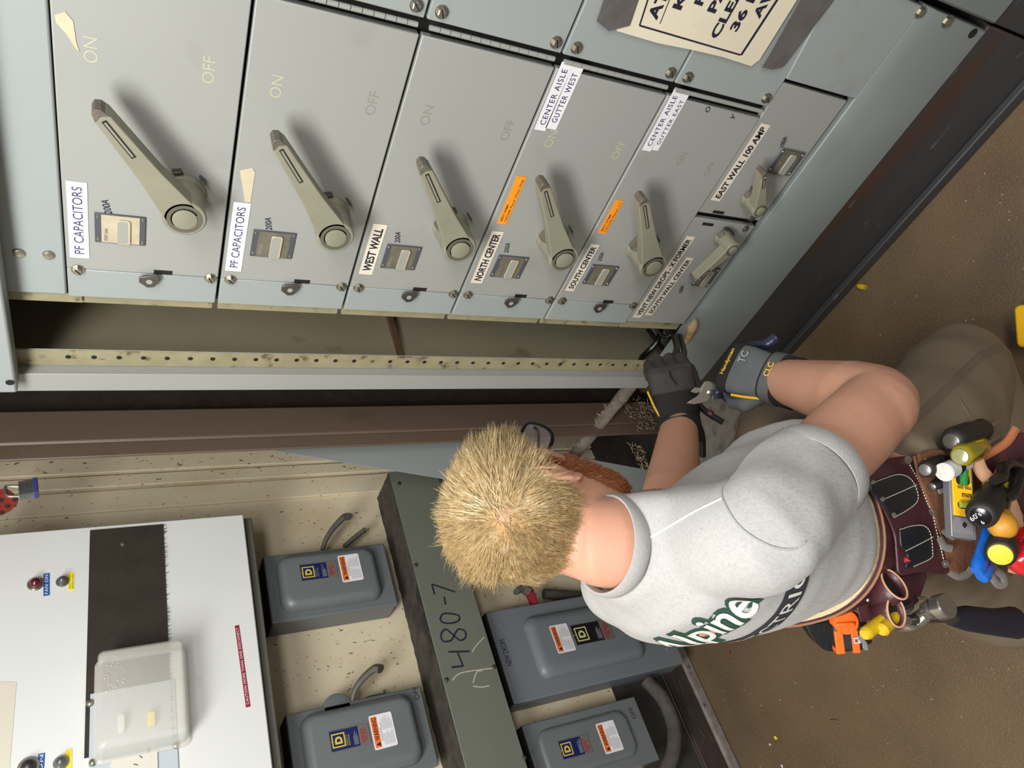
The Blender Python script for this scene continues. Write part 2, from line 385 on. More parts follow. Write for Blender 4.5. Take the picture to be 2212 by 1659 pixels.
def switch_unit(i, label):
    zt = Z0 + PITCHZ*(1-i); zb = zt - PITCHZ; g = .0022
    t = thing('disconnect_switch', label, 'switch', (XD+.02, .62, zb), 'large grey disconnect switches stacked in the switchboard')
    YS = .829                              # seam between door and left filler plate
    bm = NB(); fbox(bm, CAB, -YS+.0006, -YH-.012, zb+g, zt-g, -.014, 0); obj('door', bm, GREY, t, bevel=.0016)
    # left filler strip with its two bolts
    bm = NB(); fbox(bm, CAB, -YL, -YS-.0006, zb+g, zt-g, -.014, -.0006); obj('filler_plate', bm, GREYB, t, bevel=.0016)
    bm = NB(); fbox(bm, CAB, -YL-.023, -YL+.002, zb+.004, zt-.004, -.02, -.012); obj('mounting_lip', bm, EDGE, t, bevel=.001)
    # right filler plate beyond the hinge
    bm = NB(); fbox(bm, CAB, -YH+.0095, -.136, zb+g, zt-g, -.014, 0); obj('filler_plate', bm, GREYB, t, bevel=.0016)
    for (u, v) in ((-.823-.006, zt-.016), (-.829, zb+.014), (-.343, zt-.018), (-.343, zb+.017)):
        bm = NB(); hexbolt(bm, CAB.p(u, v, 0), CAB.N, .0068, .0065)
        b = obj('bolt', bm, STEEL, t, smooth=25)
        bm = NB(); m4 = CAB.mat(u, v, .0066, rnd.uniform(.4, 1.2)); f2 = Fr(m4.translation, [m4[k][0] for k in range(3)], [m4[k][1] for k in range(3)])
        fbox(bm, f2, -.0062, .0062, -.0009, .0009, 0, .0003); obj('slot', bm, BLACK, b)
    # piano hinge
    bm = NB(); n = 13; hz = (zt-zb-.016)/n
    for k in range(n):
        z = zb + .008 + k*hz
        lathe(bm, CAB.p(-YH, z+.0006, -.0002), (0, 0, 1), [(0, .0036), (hz-.0012, .0036)], 10)
    obj('hinge', bm, GREY, t)
    # quarter-turn latch tongue
    bm = NB(); u, v = -.826, zb + PITCHZ*.487
    fpoly(bm, CAB, [(u-.004, v+.012), (u+.003, v-.013), (u-.008, v-.017), (u-.022, v-.009), (u-.024, v+.000), (u-.014, v+.012)], .006, .009)
    l = obj('latch', bm, DKSTEEL, t, bevel=.0006)
    bm = NB(); lathe(bm, CAB.p(u-.0115, v-.002, .009), CAB.N, [(0, .0045), (.0004, .0045)], 14); obj('latch_hole', bm, GREY, l)
    bm = NB(); fbox(bm, CAB, u-.002, u+.006, v-.034, v-.008, -.0006, .0004); obj('latch_slot', bm, BLACK, l)
    return t, zt, zb

def rot_handle(t, ring_px, tip_px, worn=False, H=.062, r=.0285, base_side=True):
    ru, rv = CAB.at(*ring_px, H); tu, tv = CAB.at(*tip_px, H)
    L = math.hypot(tu-ru, tv-rv); a = math.atan2(tv-rv, tu-ru)
    m4 = CAB.mat(ru, rv, 0, a); f = Fr(m4.translation, [m4[k][0] for k in range(3)], [m4[k][1] for k in range(3)])
    bm = NB(); lathe(bm, f.p(0, 0, 0), f.N, [(0, r*1.10), (.006, r*1.08), (.008, r*.99), (H-.012, r*.97), (H-.003, r*1.0), (H, r*.95)], 36)
    # tapered arm
    def outline(o): return [(-.004, -r*.86+o), (r*.75, -r*.74+o), (L*.42, -r*.52+o), (L-.012, -r*.34+o), (L-.003, -r*.2), (L, 0), (L-.003, r*.2), (L-.012, r*.34-o), (L*.42, r*.52-o), (r*.75, r*.74-o), (-.004, r*.86-o)]
    fpoly(bm, f, outline(0), H-.024, H)
    hd = obj('handle', bm, HANDLE, t, bevel=.002, seg=3)
    # pivot ring and cap
    bm = NB(); lathe(bm, f.p(0, 0, H-.004), f.N, [(0, r*.80), (.0045, r*.80), (.0045, r*.62), (.002, r*.60), (.002, 0.0001)], 36); obj('pivot_ring', bm, mat('pivot groove', srgb(92, 90, 78), .5), hd)
    bm = NB(); lathe(bm, f.p(0, 0, H-.004), f.N, [(0, r*.56), (.0058, r*.56), (.0064, r*.5), (.0064, .0001)], 36); obj('pivot_cap', bm, HANDLE, hd)
    # slot near the tip
    bm = NB(); fbox(bm, f, L*.60, L-.016, -.0030, .0030, H-.0002, H+.0005); s = obj('lock_slot', bm, BLACK, hd)
    bm = NB(); fbox(bm, f, L*.60+.002, L-.018, -.0012, .0016, H+.0003, H+.0008); obj('slot_bar', bm, HANDLE, hd)
    # worn nose of the lever
    bm = NB(); fpoly(bm, f, [(L-.014, -r*.345), (L-.003, -r*.22), (L+.0006, 0), (L-.003, r*.22), (L-.014, r*.345), (L-.010, 0)], H-.0235, H+.0008); obj('worn_tip', bm, WORN, hd, bevel=.001)
    # padlock ears behind the hub
    for aa, rr in ((R(14), 1.32), (R(-42), 1.30)):
        cu, cv = math.cos(aa)*r*rr, math.sin(aa)*r*rr
        m5 = CAB.mat(ru+cu, rv+cv, 0, aa+R(90)); f5 = Fr(m5.translation, [m5[k][0] for k in range(3)], [m5[k][1] for k in range(3)])
        bm = NB(); fbox(bm, f5, -.006, .006, -.0012, .0012, -.001, .010); obj('lock_ear', bm, DKSTEEL, hd, bevel=.0006)
    # cast skirt at the side of the hub
    bm = NB(); m6 = CAB.mat(ru, rv, 0, R(72)); f6 = Fr(m6.translation, [m6[k][0] for k in range(3)], [m6[k][1] for k in range(3)])
    prism(bm, [f6.p(0, -r*.9, .002), f6.p(r*1.15, -r*.7, .002), f6.p(r*1.2, r*.2, .002), f6.p(0, r*.9, .002)], [f6.p(0, -r*.9, H-.02), f6.p(r*.9, -r*.35, H-.026), f6.p(r*.92, r*.1, H-.026), f6.p(0, r*.9, H-.02)])
    obj('cast_skirt', bm, WORN if worn else HANDLE, hd, bevel=.003, seg=3)
    return hd

def onoff(t, p_on, p_off, m, zsc=1.0, m2=None):
    for p, s, mm in ((p_on, 'ON', m), (p_off, 'OFF', m2 or m)):
        u, v = CAB.at(*p); write('lettering', CAB, u, v, .0003, s, mm, t, h=.0148*zsc)
def marker(t, p, s, w, ang=R(12)):
    u, v = CAB.at(*p); write('marker_note', CAB, u, v, .0004, s, INK, t, w=w, h=.0095, ang=ang, shear=.25, bold=.012)

UN = []
U1, *_ = switch_unit(0, 'top disconnect switch with a long lever and a plain PF CAPACITORS label, beige nameplate face'); UN.append(U1)
rot_handle(U1, (399, 474), (204, 237))
sticker(U1, [(151, 554), (193, 558), (141.7, 389.5), (188, 394)], 'PF CAPACITORS', WHITE, mat('navy label ink', srgb(52, 44, 92), .5), pad=(.06, .50))
nameplate(U1, (205.8, 521), (313.7, 528.7), (203, 459), (315, 467), PLATE_S)
marker(U1, (243, 462), '200A', .024)
onoff(U1, (212, 138), (462, 182), FAINT)
U2, *_ = switch_unit(1, 'second disconnect switch from the top, PF CAPACITORS label under a torn beige tape scrap'); UN.append(U2)
rot_handle(U2, (725, 514), (594, 302))
sticker(U2, [(485.7, 583.6), (520.7, 585.5), (504.7, 435.5), (541.9, 439)], 'PF CAPACITORS', WHITE, MATS['navy label ink'], pad=(.06, .50))
nameplate(U2, (539, 551), (630.7, 557.7), (547.6, 494.6), (639, 503), PLATE_T)
marker(U2, (588, 497), '200A', .024)
onoff(U2, (606, 213), (808, 250), FAINT, 1.0, SCRATCH)
U3, *_ = switch_unit(2, 'third disconnect switch, lettered WEST WALL by hand, rust at its latch'); UN.append(U3)
rot_handle(U3, (994, 540), (914, 358), True)
sticker(U3, [(773.8, 590.6), (804, 593), (807.5, 482.8), (836.2, 485)], 'WEST WALL', PAPER, INK, bold=.03, shear=.15, pad=(.08, .36))
nameplate(U3, (821, 577), (893.6, 582), (836, 526), (912, 532.7), PLATE_T)
marker(U3, (864, 524), '200A', .023)
onoff(U3, (925, 272), (1096, 305), SCRATCH)
U4, *_ = switch_unit(3, 'fourth disconnect switch, lettered NORTH CENTER, with a white CENTER AISLE GUTTER WEST tape'); UN.append(U4)
rot_handle(U4, (1219, 562), (1174, 397), True)
sticker(U4, [(1016, 609), (1040.5, 612.6), (1064, 498), (1087.7, 501)], 'NORTH CENTER', PAPER, INK, bold=.03, shear=.15, pad=(.05, .36))
nameplate(U4, (1057, 595.7), (1121.5, 600.8), (1077.6, 549.5), (1141.8, 555), PLATE_T)
marker(U4, (1098, 546), '200A', .023)
onoff(U4, (1190, 320), (1333, 345), FAINT)
NAVY = MATS['navy label ink']
sticker(U4, [(1153.6, 278.5), (1177, 283), (1214, 132.7), (1238, 137.7)], 'CENTER AISLE', WHITE, NAVY, pad=(.09, .5), bold=.005, font_sp=1.15)
sticker(U4, [(1177, 276), (1200.8, 279.5), (1238, 139), (1261, 144.5)], 'GUTTER WEST', WHITE, NAVY, pad=(.11, .5), bold=.005, font_sp=1.15)
sticker(U4, [(1072.5, 482), (1092.8, 485), (1117.4, 378.8), (1136.7, 382)], [('480V XFMR', .42), '120/240 Panel West Wall'], ORANGE, INK, pad=(.06, .45), bold=.004)
U5, *_ = switch_unit(4, 'fifth disconnect switch, lettered SOUTH CENTER, with a white CENTER AISLE GUTTER EAST tape'); UN.append(U5)
rot_handle(U5, (1412, 578), (1390, 430), True)
sticker(U5, [(1220, 627), (1238, 628.8), (1276.8, 526.7), (1295.4, 528.3)], 'SOUTH CENTER', PAPER, INK, bold=.03, shear=.15, pad=(.05, .36))
nameplate(U5, (1257.5, 612.6), (1314, 615), (1278.5, 570.4), (1336.9, 573.8), PLATE_T)
marker(U5, (1299, 564), '200A', .022)
onoff(U5, (1470, 357), (1528, 380), SCRATCH, .8)
sticker(U5, [(1385.5, 323.4), (1405, 326.8), (1456.4, 193), (1475, 195)], 'CENTER AISLE', WHITE, NAVY, pad=(.09, .5), bold=.005, font_sp=1.15)
sticker(U5, [(1405, 322.4), (1421.3, 325.8), (1475, 200), (1488, 203)], 'GUTTER EAST', WHITE, NAVY, pad=(.11, .5), bold=.005, font_sp=1.15)
sticker(U5, [(1291, 502.4), (1307.8, 504.7), (1330.8, 431), (1347.7, 433)], [('480V XFMR', .6), '120/240 Panel =>'], ORANGE, INK, pad=(.06, .45), bold=.004)
marker(U5, (1530, 243), 'O', .010, 0); marker(U5, (1585, 258), 'Y', .010, 0)
# torn remains of old tape
TORN = mat('torn beige tape', srgb(198, 188, 160), .7, var=.1, vscale=60)
for U, px in ((U1, [(118, 32), (140, 24), (158, 45), (165, 92), (172, 112), (163, 103), (143, 72), (121, 48)]), (U2, [(518, 368), (545, 362), (551, 372), (541, 436), (529, 436)])):
    bm = NB(); fpoly(bm, CAB, poly_from(CAB, px)[::-1], .0003, .0009); obj('torn_tape', bm, TORN, U)

def small_unit(label, y0, y1, q_lab, texts, plate, ringp, tipp, mk):
    z0, z1 = .396, .563
    t = thing('small_disconnect_switch', label, 'switch', (XD+.02, (y0+y1)/2, z0), 'small disconnect switches in the bottom row')
    bm = NB(); fbox(bm, CAB, -y1+.003, -y0-.006, z0, z1-.002, -.016, -.004); obj('door', bm, GREY, t, bevel=.0016)
    for q, s in zip(q_lab, texts):
        sticker(t, q, s, PAPER, INK, off=-.0035, bold=.03, shear=.15, pad=(.035, .36))
    nameplate(t, *plate, PLATE_T)
    hd = rot_handle(t, ringp, tipp, True, H=.045, r=.0165)
    marker(t, mk, '100A', .022, R(20))
    return t
S1 = small_unit('small disconnect switch lettered EAST WALL 100 AMP, at the right of the bottom row', .307, .586,
    [[(1537.8, 433.8), (1555.7, 437.9), (1646.9, 268.4), (1666.8, 272.8)]], ['EAST WALL 100 AMP'],
    ((1659, 369.7), (1705, 379.8), (1688, 320), (1737.7, 329)), (1643, 456), (1653, 372), (1692, 318))
S2 = small_unit('small disconnect switch with two hand lettered strips, at the left of the bottom row', .590, .8846,
    [[(1368, 687.7), (1384.7, 688.5), (1485.8, 512), (1503.8, 513.7)], [(1394.9, 682), (1409, 684.5), (1485.8, 558.4), (1500, 559.6)]], ['VENT NEW DROPS - X FORMER', 'SOUTH WALL CENTER'],
    ((1479.5, 615), (1528, 618), (1534, 577), (1555.5, 579.5)), (1583, 541), (1500, 612), (1473, 632))
bm = NB(); fbox(bm, CAB, -YL-.023, -YL+.002, .396, .563, -.02, -.012); obj('mounting_lip', bm, EDGE, S2, bevel=.001)
for t, pts in ((S1, [(1553, 460), (1625, 474)]), (S2, [(1530, 486), (1612, 496)])):
    bm = NB(); u, v = CAB.at(*pts[0]); fbox(bm, CAB, u-.004, u+.002, v-.016, v+.012, -.0045, -.003); obj('latch_slot', bm, BLACK, t)
    bm = NB(); u, v = CAB.at(*pts[1]); hexbolt(bm, CAB.p(u, v, -.004), CAB.N, .0055, .005); obj('bolt', bm, STEEL, t)

# ------------------------------------------------------------------ taped clearance notice
TAPE = mat('grey duct tape', srgb(112, 110, 108), .35, metal=.25, var=.25, vscale=25, bump=.6, bscale=60)
sg = thing('warning_notice', 'yellowed white paper notice with thick black lettering, taped onto the switchboard', 'sign', CAB.p(-.25, .65, .004))
def cpts(l, off=.0): return [CAB.at(x, y, off) for x, y in l]
bm = NB(); fpoly(bm, CAB, cpts([(1422, -170), (1352, 8), (1332, 66), (1420, 92), (1500, 108), (1560, 122), (1622, 142), (1640, 128), (1720, 0), (1836, -185)], .004)[::-1], .004, .0055)
obj('paper', bm, mat('yellowed notice paper', srgb(222, 214, 190), .5, var=.08, vscale=9, c2=srgb(190, 176, 140), c2amt=.12, c2scale=25), sg)
def cline(bm, a, b, w, n):
    (u0, v0), (u1, v1) = CAB.at(*a), CAB.at(*b); d = Vector((u1-u0, v1-v0)).normalized(); p = Vector((-d.y, d.x))*w/2
    fpoly(bm, CAB, [(u0-p.x, v0-p.y), (u1-p.x, v1-p.y), (u1+p.x, v1+p.y), (u0+p.x, v0+p.y)], n, n+.0004)
bm = NB(); cline(bm, (1378, 51), (1442, -150), .0024, .0056); cline(bm, (1378, 51), (1596, 115), .0024, .0056); cline(bm, (1597, 115), (1776, -160), .0042, .0056)
cline(bm, (1422, 47), (1488, -120), .0012, .0056); obj('border', bm, INK, sg)
for (p, s, h, w) in (((1418, 44), 'ATTENTION', .019, .165), ((1470, 22), 'KEEP', .0165, .078), ((1516, 13), 'FRONT', .0165, .10), ((1544, 29), 'PANEL', .0165, .10), ((1549, 84), 'CLEAR', .0165, .098), ((1591, 69), '36 INCHES', .0165, .158), ((1640, 41), 'AWAY', .0165, .09)):
    u, v = CAB.at(*p, .0056); write('lettering', CAB, u, v, .0062, s, INK, sg, w=w, h=h, bold=.035)
for px in ([(1352, -150), (1288, 45), (1316, 67), (1360, 55), (1430, -150)], [(1655, 128), (1645, 145), (1668, 150), (1690, 145), (1800, 0), (1905, -160), (1815, -160)]):
    bm = NB(); P = cpts(px, .006)[::-1]; fpoly(bm, CAB, P, .0055, .0072); obj('duct_tape', bm, TAPE, sg, bevel=.0006)
# ------------------------------------------------------------------ things on the cream wall
def wat(x, y, Y):                                            # (u, v) on a plane Y = const
    p = on(x, y, 1, Y); return (p.x, p.z)
def WP(u, v, Y): return Vector((u, Y, v))
SWG = mat('safety switch grey enamel', srgb(104, 110, 112), .4, var=.08, vscale=10, c2=srgb(78, 76, 70), c2amt=.16, c2scale=9, sharp=.4)
SWGB = mat('newer blue grey enamel', srgb(112, 118, 124), .42, var=.06, vscale=8, c2=srgb(140, 138, 130), c2amt=.12, c2scale=10, sharp=.4)
SWD = mat('grimy switch top', srgb(34, 32, 30), .8, var=.4, vscale=40)
DUST = mat('grey lint dust', srgb(96, 90, 82), .95, var=.4, vscale=90, bump=1.0, bscale=120)
NPBLUE = mat('navy nameplate', srgb(24, 36, 84), .35)
NPBLACK = mat('black nameplate', srgb(22, 22, 26), .35)
NPGREY = mat('bare nameplate end', srgb(122, 118, 110), .4, metal=.3)
NPYEL = mat('nameplate yellow', srgb(214, 190, 56), .4)
NPCREAM = mat('nameplate pale yellow', srgb(206, 198, 140), .4)
NPRED = mat('nameplate red print', srgb(150, 40, 52), .5)
FINE = mat('fine print grey', srgb(150, 150, 154), .6)
FR_ = lambda Y: Fr((0, Y, 0), (1, 0, 0), (0, 0, 1))

def warning_label(parent, Y, tl, bl, tr, br):                # corners as read: text starts at tl/bl
    f = FR_(Y); A, B, C_, D = [f.at(*p) for p in (tl, bl, tr, br)]
    du, dv = (C_[0]+D[0]-A[0]-B[0])/2, (C_[1]+D[1]-A[1]-B[1])/2; w = math.hypot(du, dv); a = math.atan2(dv, du)
    h = math.hypot((A[0]+C_[0]-B[0]-D[0])/2, (A[1]+C_[1]-B[1]-D[1])/2); m4 = f.mat((A[0]+B[0]+C_[0]+D[0])/4, (A[1]+B[1]+C_[1]+D[1])/4, 0, a)
    g = Fr(m4.translation, [m4[i][0] for i in range(3)], [m4[i][1] for i in range(3)])
    bm = NB(); fpoly(bm, g, rrect(-w/2, w/2, -h/2, h/2, .004), .0004, .0011); l = obj('warning_label', bm, WHITE, parent, smooth=0)
    bm = NB(); fbox(bm, g, -w/2+w*.05, w/2-w*.05, h*.18, h*.45, .0011, .0014); obj('header_band', bm, WORANGE, l, smooth=0)
    bm = NB(); x0 = -w/2 + w*.08; fpoly(bm, g, [(x0, h*.22), (x0+w*.13, h*.22), (x0+w*.065, h*.41)], .0014, .0017); obj('alert_triangle', bm, INK, l, smooth=0)
    write('lettering', g, -w/2+w*.25, h*.215, .0018, 'WARNING', INK, l, w=w*.66, h=h*.19, bold=.02)
    bm = NB()
    for i in range(12):
        y = h*.11 - i*h*.048
        if i < 2: fbox(bm, g, -w*.30, w*(.25 if i else .1), y, y+h*.02, .0011, .0013)
        else:
            e = rnd.uniform(.02, .12); fbox(bm, g, -w*.42, -w*e, y, y+h*.014, .0011, .0013); fbox(bm, g, w*.02, w*rnd.uniform(.25, .44), y, y+h*.014, .0011, .0013)
    obj('fine_print', bm, FINE, l, smooth=0)
def square_d_plate(parent, Y, tl, bl, tr, br, face, logo, words=True):
    f = FR_(Y); A, B, C_, D = [f.at(*p) for p in (tl, bl, tr, br)]   # as read: width along A->C
    du, dv = (C_[0]+D[0]-A[0]-B[0])/2, (C_[1]+D[1]-A[1]-B[1])/2; w = math.hypot(du, dv); a = math.atan2(dv, du)
    h = math.hypot((A[0]+C_[0]-B[0]-D[0])/2, (A[1]+C_[1]-B[1]-D[1])/2); m4 = f.mat((A[0]+B[0]+C_[0]+D[0])/4, (A[1]+B[1]+C_[1]+D[1])/4, 0, a)
    g = Fr(m4.translation, [m4[i][0] for i in range(3)], [m4[i][1] for i in range(3)])
    bm = NB(); fbox(bm, g, -w/2, w/2, -h/2, h/2, .0002, .0012); p = obj('nameplate', bm, NPGREY, parent, smooth=0)
    bm = NB(); fbox(bm, g, -w/2+w*.03, w/2-w*.03, -h/2+h*.27, h/2-h*.02, .0012, .0015); obj('plate_face', bm, face, p, smooth=0)
    s = w*.66; cy = h*.5 - h*.22; k = s*.085
    bm = NB()
    for (u0, u1, v0, v1) in ((-s/2, s/2, s/2-k, s/2), (-s/2, s/2, -s/2, -s/2+k), (-s/2, -s/2+k, -s/2+k, s/2-k), (s/2-k, s/2, -s/2+k, s/2-k)):
        fbox(bm, g, u0, u1, cy+v0, cy+v1, .0015, .0018)
    obj('logo_frame', bm, logo, p, smooth=0)
    write('logo_letter', g, -s*.27, cy-s*.28, .0019, 'D', logo, p, w=s*.54, h=s*.56, bold=.05)
    if words:
        for i, t in enumerate(('SAFETY', 'SWITCH')): write('lettering', g, -w*.33, cy - s*.5 - h*.055*(i+1), .0018, t, logo if words == 1 else FINE, p, w=w*.5, h=h*.035, spacing=1.2)
    bm = NB()
    for i in range(6):
        v = -h*.10 - i*h*.02; fbox(bm, g, -w*.38, w*rnd.uniform(0, .4), v, v+h*.007, .0015, .0017)
    obj('fine_print', bm, FINE, p, smooth=0)
    bm = NB()
    for i in range(5):
        v = -h*.30 - i*h*.032; fbox(bm, g, -w*.40 + (w*.1 if i > 2 else 0), w*rnd.uniform(.1, .4), v, v+h*.016, .0012, .0015)
    obj('red_print', bm, NPRED, p, smooth=0)
    for v in (h*.455, -h*.42):
        bm = NB(); lathe(bm, g.p(0, v, .0012), g.N, [(0, .0022), (.001, .0012)], 10); obj('rivet', bm, STEEL, p)

def domed_cover(fr, u0, u1, v0, v1, r, rise, pad, n=10):     # pressed cover with a rounded raised panel
    bm = NB(); rings = []
    for k in range(n+1):
        t = k/n; e = math.sin(t*math.pi/2); h = 1-math.cos(t*math.pi/2)
        o = pad*h; rings.append([fr.p(a, b, rise*e) for a, b in rrect(u0+o, u1-o, v0+o, v1-o, max(r-o*.4, .012), 7)])
    return loft(bm, rings)

def safety_switch(name, label, u0, u1, v0, v1, Yf, m, bulge, rise, pad, top_m=SWD, grp='grey safety switches on the wall'):
    t = thing('safety_switch', label, 'switch', ((u0+u1)/2, YW-.04, v0), grp)
    f = FR_(Yf); d = YW - Yf
    bm = NB(); fpoly(bm, f, [(u0, v0), (u1, v0), (u1, v1), (u0, v1)], -d+.001, -.016); obj('box_body', bm, m, t, bevel=.003)
    bm = NB(); fpoly(bm, f, rrect(u0-.003, u1+.003, v0-.002, v1+.002, .004), -.016, 0); obj('cover_pan', bm, m, t, bevel=.004, seg=3)
    a, b, c, e = bulge; obj('raised_panel', domed_cover(f, a, b, c, e, .03, rise, pad), m, t, smooth=50)
    bm = NB(); fbox(bm, f, u0-.002, u1+.002, v1+.002, v1+.004, -d+.002, -.004); obj('dust_layer', bm, top_m, t)
    return t
def lever(parent, fr, pts, w0, w1, n0, n1, m, name='handle', tipm=None):
    P = spline([fr.p(u, v, n0+(n1-n0)*i/(len(pts)-1)) for i, (u, v) in enumerate(pts)], 6); bm = NB()
    tube(bm, P, [w0+(w1-w0)*i/(len(P)-1) for i in range(len(P))], 10, flat=.55, up=fr.N); return obj(name, bm, m, parent)

YA = 1.77
fA = FR_(YA)
A = safety_switch('', 'grey safety switch nearest the corner, upper row, its dusty lever pulled up at the right', .757, .935, .899, 1.219, YA, SWG, (.772, .925, .935, 1.196), .030, .022)
square_d_plate(A, YA-.031, (590/1, 1258), (1, 1), (1, 1), (1, 1), NPBLUE, NPYEL, 2) if False else None
def img(q, off, sc): return [(off[0]+x/sc, off[1]+y/sc) for x, y in q]
q = img([(585, 830), (1005, 765), (555, 640), (970, 585)], (540, 1100), 5.267); square_d_plate(A, YA-.0305, q[0], q[1], q[2], q[3], NPBLUE, NPYEL, 2)
q = img([(1058, 832), (1296, 803), (990, 530), (1228, 507)], (540, 1100), 5.267); warning_label(A, YA-.0305, *q)
def W2(f, q, n=0.0): return [f.at(x, y, n) for x, y in q]
lever(A, fA, W2(fA, img([(840, 420), (870, 330), (930, 240), (1000, 170), (1060, 130), (1095, 150)], (540, 1100), 5.267)), .011, .018, -.02, .03, mat('dusty handle', srgb(92, 86, 80), .8, var=.3, vscale=60, bump=.6))
lever(A, fA, W2(fA, img([(1100, 360), (1240, 250), (1330, 190)], (540, 1100), 5.267)), .012, .012, -.03, -.02, DUST, 'lock_arm')
B = safety_switch('', 'grey safety switch below the white cabinet at the photo edge, clean bare lever standing up', .352, .532, .893, 1.214, YA, SWG, (.362, .522, .925, 1.192), .032, .022)
q = img([(790, 1325), (1290, 1200), (745, 1065), (1245, 935)], (580, 1400), 5.821); square_d_plate(B, YA-.0325, q[0], q[1], q[2], q[3], NPBLUE, NPYEL, 1)
q = img([(1342, 1285), (1630, 1218), (1250, 858), (1537, 797)], (580, 1400), 5.821); warning_label(B, YA-.0325, *q)
HND = mat('grey cast lever', srgb(104, 100, 94), .55, var=.1, vscale=30)
lever(B, fA, W2(fA, img([(1060, 650), (1075, 560), (1120, 470), (1200, 380), (1310, 300), (1375, 320)], (580, 1400), 5.821)), .010, .0185, -.01, .03, HND)
lever(B, fA, W2(fA, img([(1090, 660), (1300, 560), (1480, 520), (1495, 470)], (580, 1400), 5.821)), .005, .005, -.03, -.03, DUST, 'lock_arm')
bm = NB(); u, v = W2(fA, [(700, 1531)])[0]; lathe(bm, fA.p(.525, 1.10, -.03), (0, -1, 0), [(0, .034), (.028, .034), (.030, .03)], 28); obj('lever_hub', bm, SWG, B)
C3 = safety_switch('', 'large blue grey safety switch with NEW DROPS inked along its top edge, red lever', .443, .690, .085, .655, YA, SWGB, (.480, .656, .205, .560), .022, .030, SWD)
q = img([(802, 878), (983, 838), (697, 592), (880, 558)], (1040, 1230), 4.809); warning_label(C3, YA-.0225, *q)
q = img([(990, 800), (1388, 712), (910, 582), (1305, 515)], (1040, 1230), 4.809); square_d_plate(C3, YA-.0225, q[0], q[1], q[2], q[3], NPBLACK, NPCREAM, False)
u0, v0 = W2(fA, img([(310, 1000)], (1040, 1230), 4.809))[0]; u1, v1 = W2(fA, img([(235, 720)], (1040, 1230), 4.809))[0]
write('marker_note', fA, u0, v0-.004, .0005, 'NEW DROPS', INK, C3, w=u1-u0, h=.016, bold=.01, shear=.1)
for (x, y) in ((200, 565), (1935, 820)):
    u, v = W2(fA, img([(x, y)], (1040, 1230), 4.809))[0]; bm = NB(); lathe(bm, fA.p(u, v, 0), fA.N, [(0, .008), (.0012, .007), (.0012, .0001)], 18); obj('knockout', bm, SWGB, C3)
REDH = mat('red lever grip', srgb(140, 34, 46), .5, var=.2, vscale=40)
fL = FR_(YA-.0)
lever(C3, fA, W2(fA, [(1166, 1306), (1152, 1290), (1138, 1278)], .0), .014, .020, -.03, .01, REDH)
lever(C3, fA, W2(fA, [(1140, 1282), (1126, 1275), (1112, 1282)], .0), .021, .017, .008, .012, DUST, 'dusty_grip')
C4 = safety_switch('', 'small grey safety switch at the lower left under the marked wireway, beside the flexible conduit', .224, .384, .300, .653, YA, SWG, (.246, .364, .352, .628), .010, .012, SWD)
q = img([(540, 885), (795, 805), (490, 722), (740, 650)], (1080, 1420), 3.95); square_d_plate(C4, YA-.0105, q[0], q[1], q[2], q[3], NPBLUE, NPYEL, False)
q = img([(905, 830), (1058, 785), (812, 572), (962, 532)], (1080, 1420), 3.95); warning_label(C4, YA-.0105, *q)
for T, px, o_, s_ in ((C4, (1165, 520), (1080, 1420), 3.95), (B, (1905, 640), (580, 1400), 5.821)):
    u, v = W2(fA, img([px], o_, s_))[0]; write('embossed_word', fA, u, v, .0004, 'OFF', SWD, T, h=.013)

# wireway with the painted number
wy = thing('wireway', 'long grey steel wireway trough with 480-7 marked in black, dark grime along its top', 'wireway', (.6, 1.79, .70))
WG = mat('wireway olive grey paint', srgb(108, 111, 100), .45, var=.06, vscale=8, c2=srgb(126, 124, 112), c2amt=.1, c2scale=12, sharp=.3)
bm = NB(); wbox(bm, -.6, 1.141, 1.735, YW, .702, .846); obj('trough', bm, WG, wy, bevel=.002)
bm = NB(); wbox(bm, -.6, 1.143, 1.720, 1.735, .699, .850); obj('cover', bm, WG, wy, bevel=.002)
bm = NB(); grid_fill(bm, lambda a, b: Vector((-.6 + 1.74*a, 1.722 + .137*b, .8505 + .0025*rnd.random())), 120, 14)
obj('grime_layer', bm, mat('dark lint grime', srgb(78, 70, 62), .95, var=.5, vscale=28, c2=srgb(34, 30, 28), c2amt=.42, c2scale=9, bump=1, bscale=200), wy)
fW = FR_(1.72)
def strokes(bm, fr, lines, w, n):
    for l in lines:
        P = [fr.p(*fr.at(x, y, n), n) for x, y in l]; tube(bm, spline(P, 5) if len(P) > 2 else P, w, 6, flat=.35, up=fr.U)
bm = NB()
o_, s_ = (740, 1000), 2.5175
L4 = [[(575, 1028), (690, 1025)], [(625, 1030), (655, 1105)], [(655, 1105), (592, 1112)], ]
L8 = [[(600, 935), (560, 905), (535, 935), (548, 970), (590, 965), (608, 935), (630, 905), (665, 915), (668, 950), (640, 965), (610, 945), (600, 935)]]
L0 = [[(530, 850), (545, 822), (590, 820), (632, 832), (630, 858), (590, 872), (545, 868), (530, 850)]]
LD = [[(552, 728), (560, 770)]]
L7 = [[(485, 660), (500, 715)], [(487, 660), (612, 702)]]
strokes(bm, fW, [img(l, o_, s_) for l in L4+L8+L0+LD+L7], .0024, .0006); obj('marker_number', bm, INK, wy)
for (x, y) in ((898, 1221), (862, 1045), (964, 1469), (1067, 1441), (1132, 1637)):
    u, v = fW.at(x, y); bm = NB(); lathe(bm, fW.p(u, v, 0), fW.N, [(0, .006), (.003, .005), (.0045, .002)], 12); obj('screw', bm, DKSTEEL, wy)
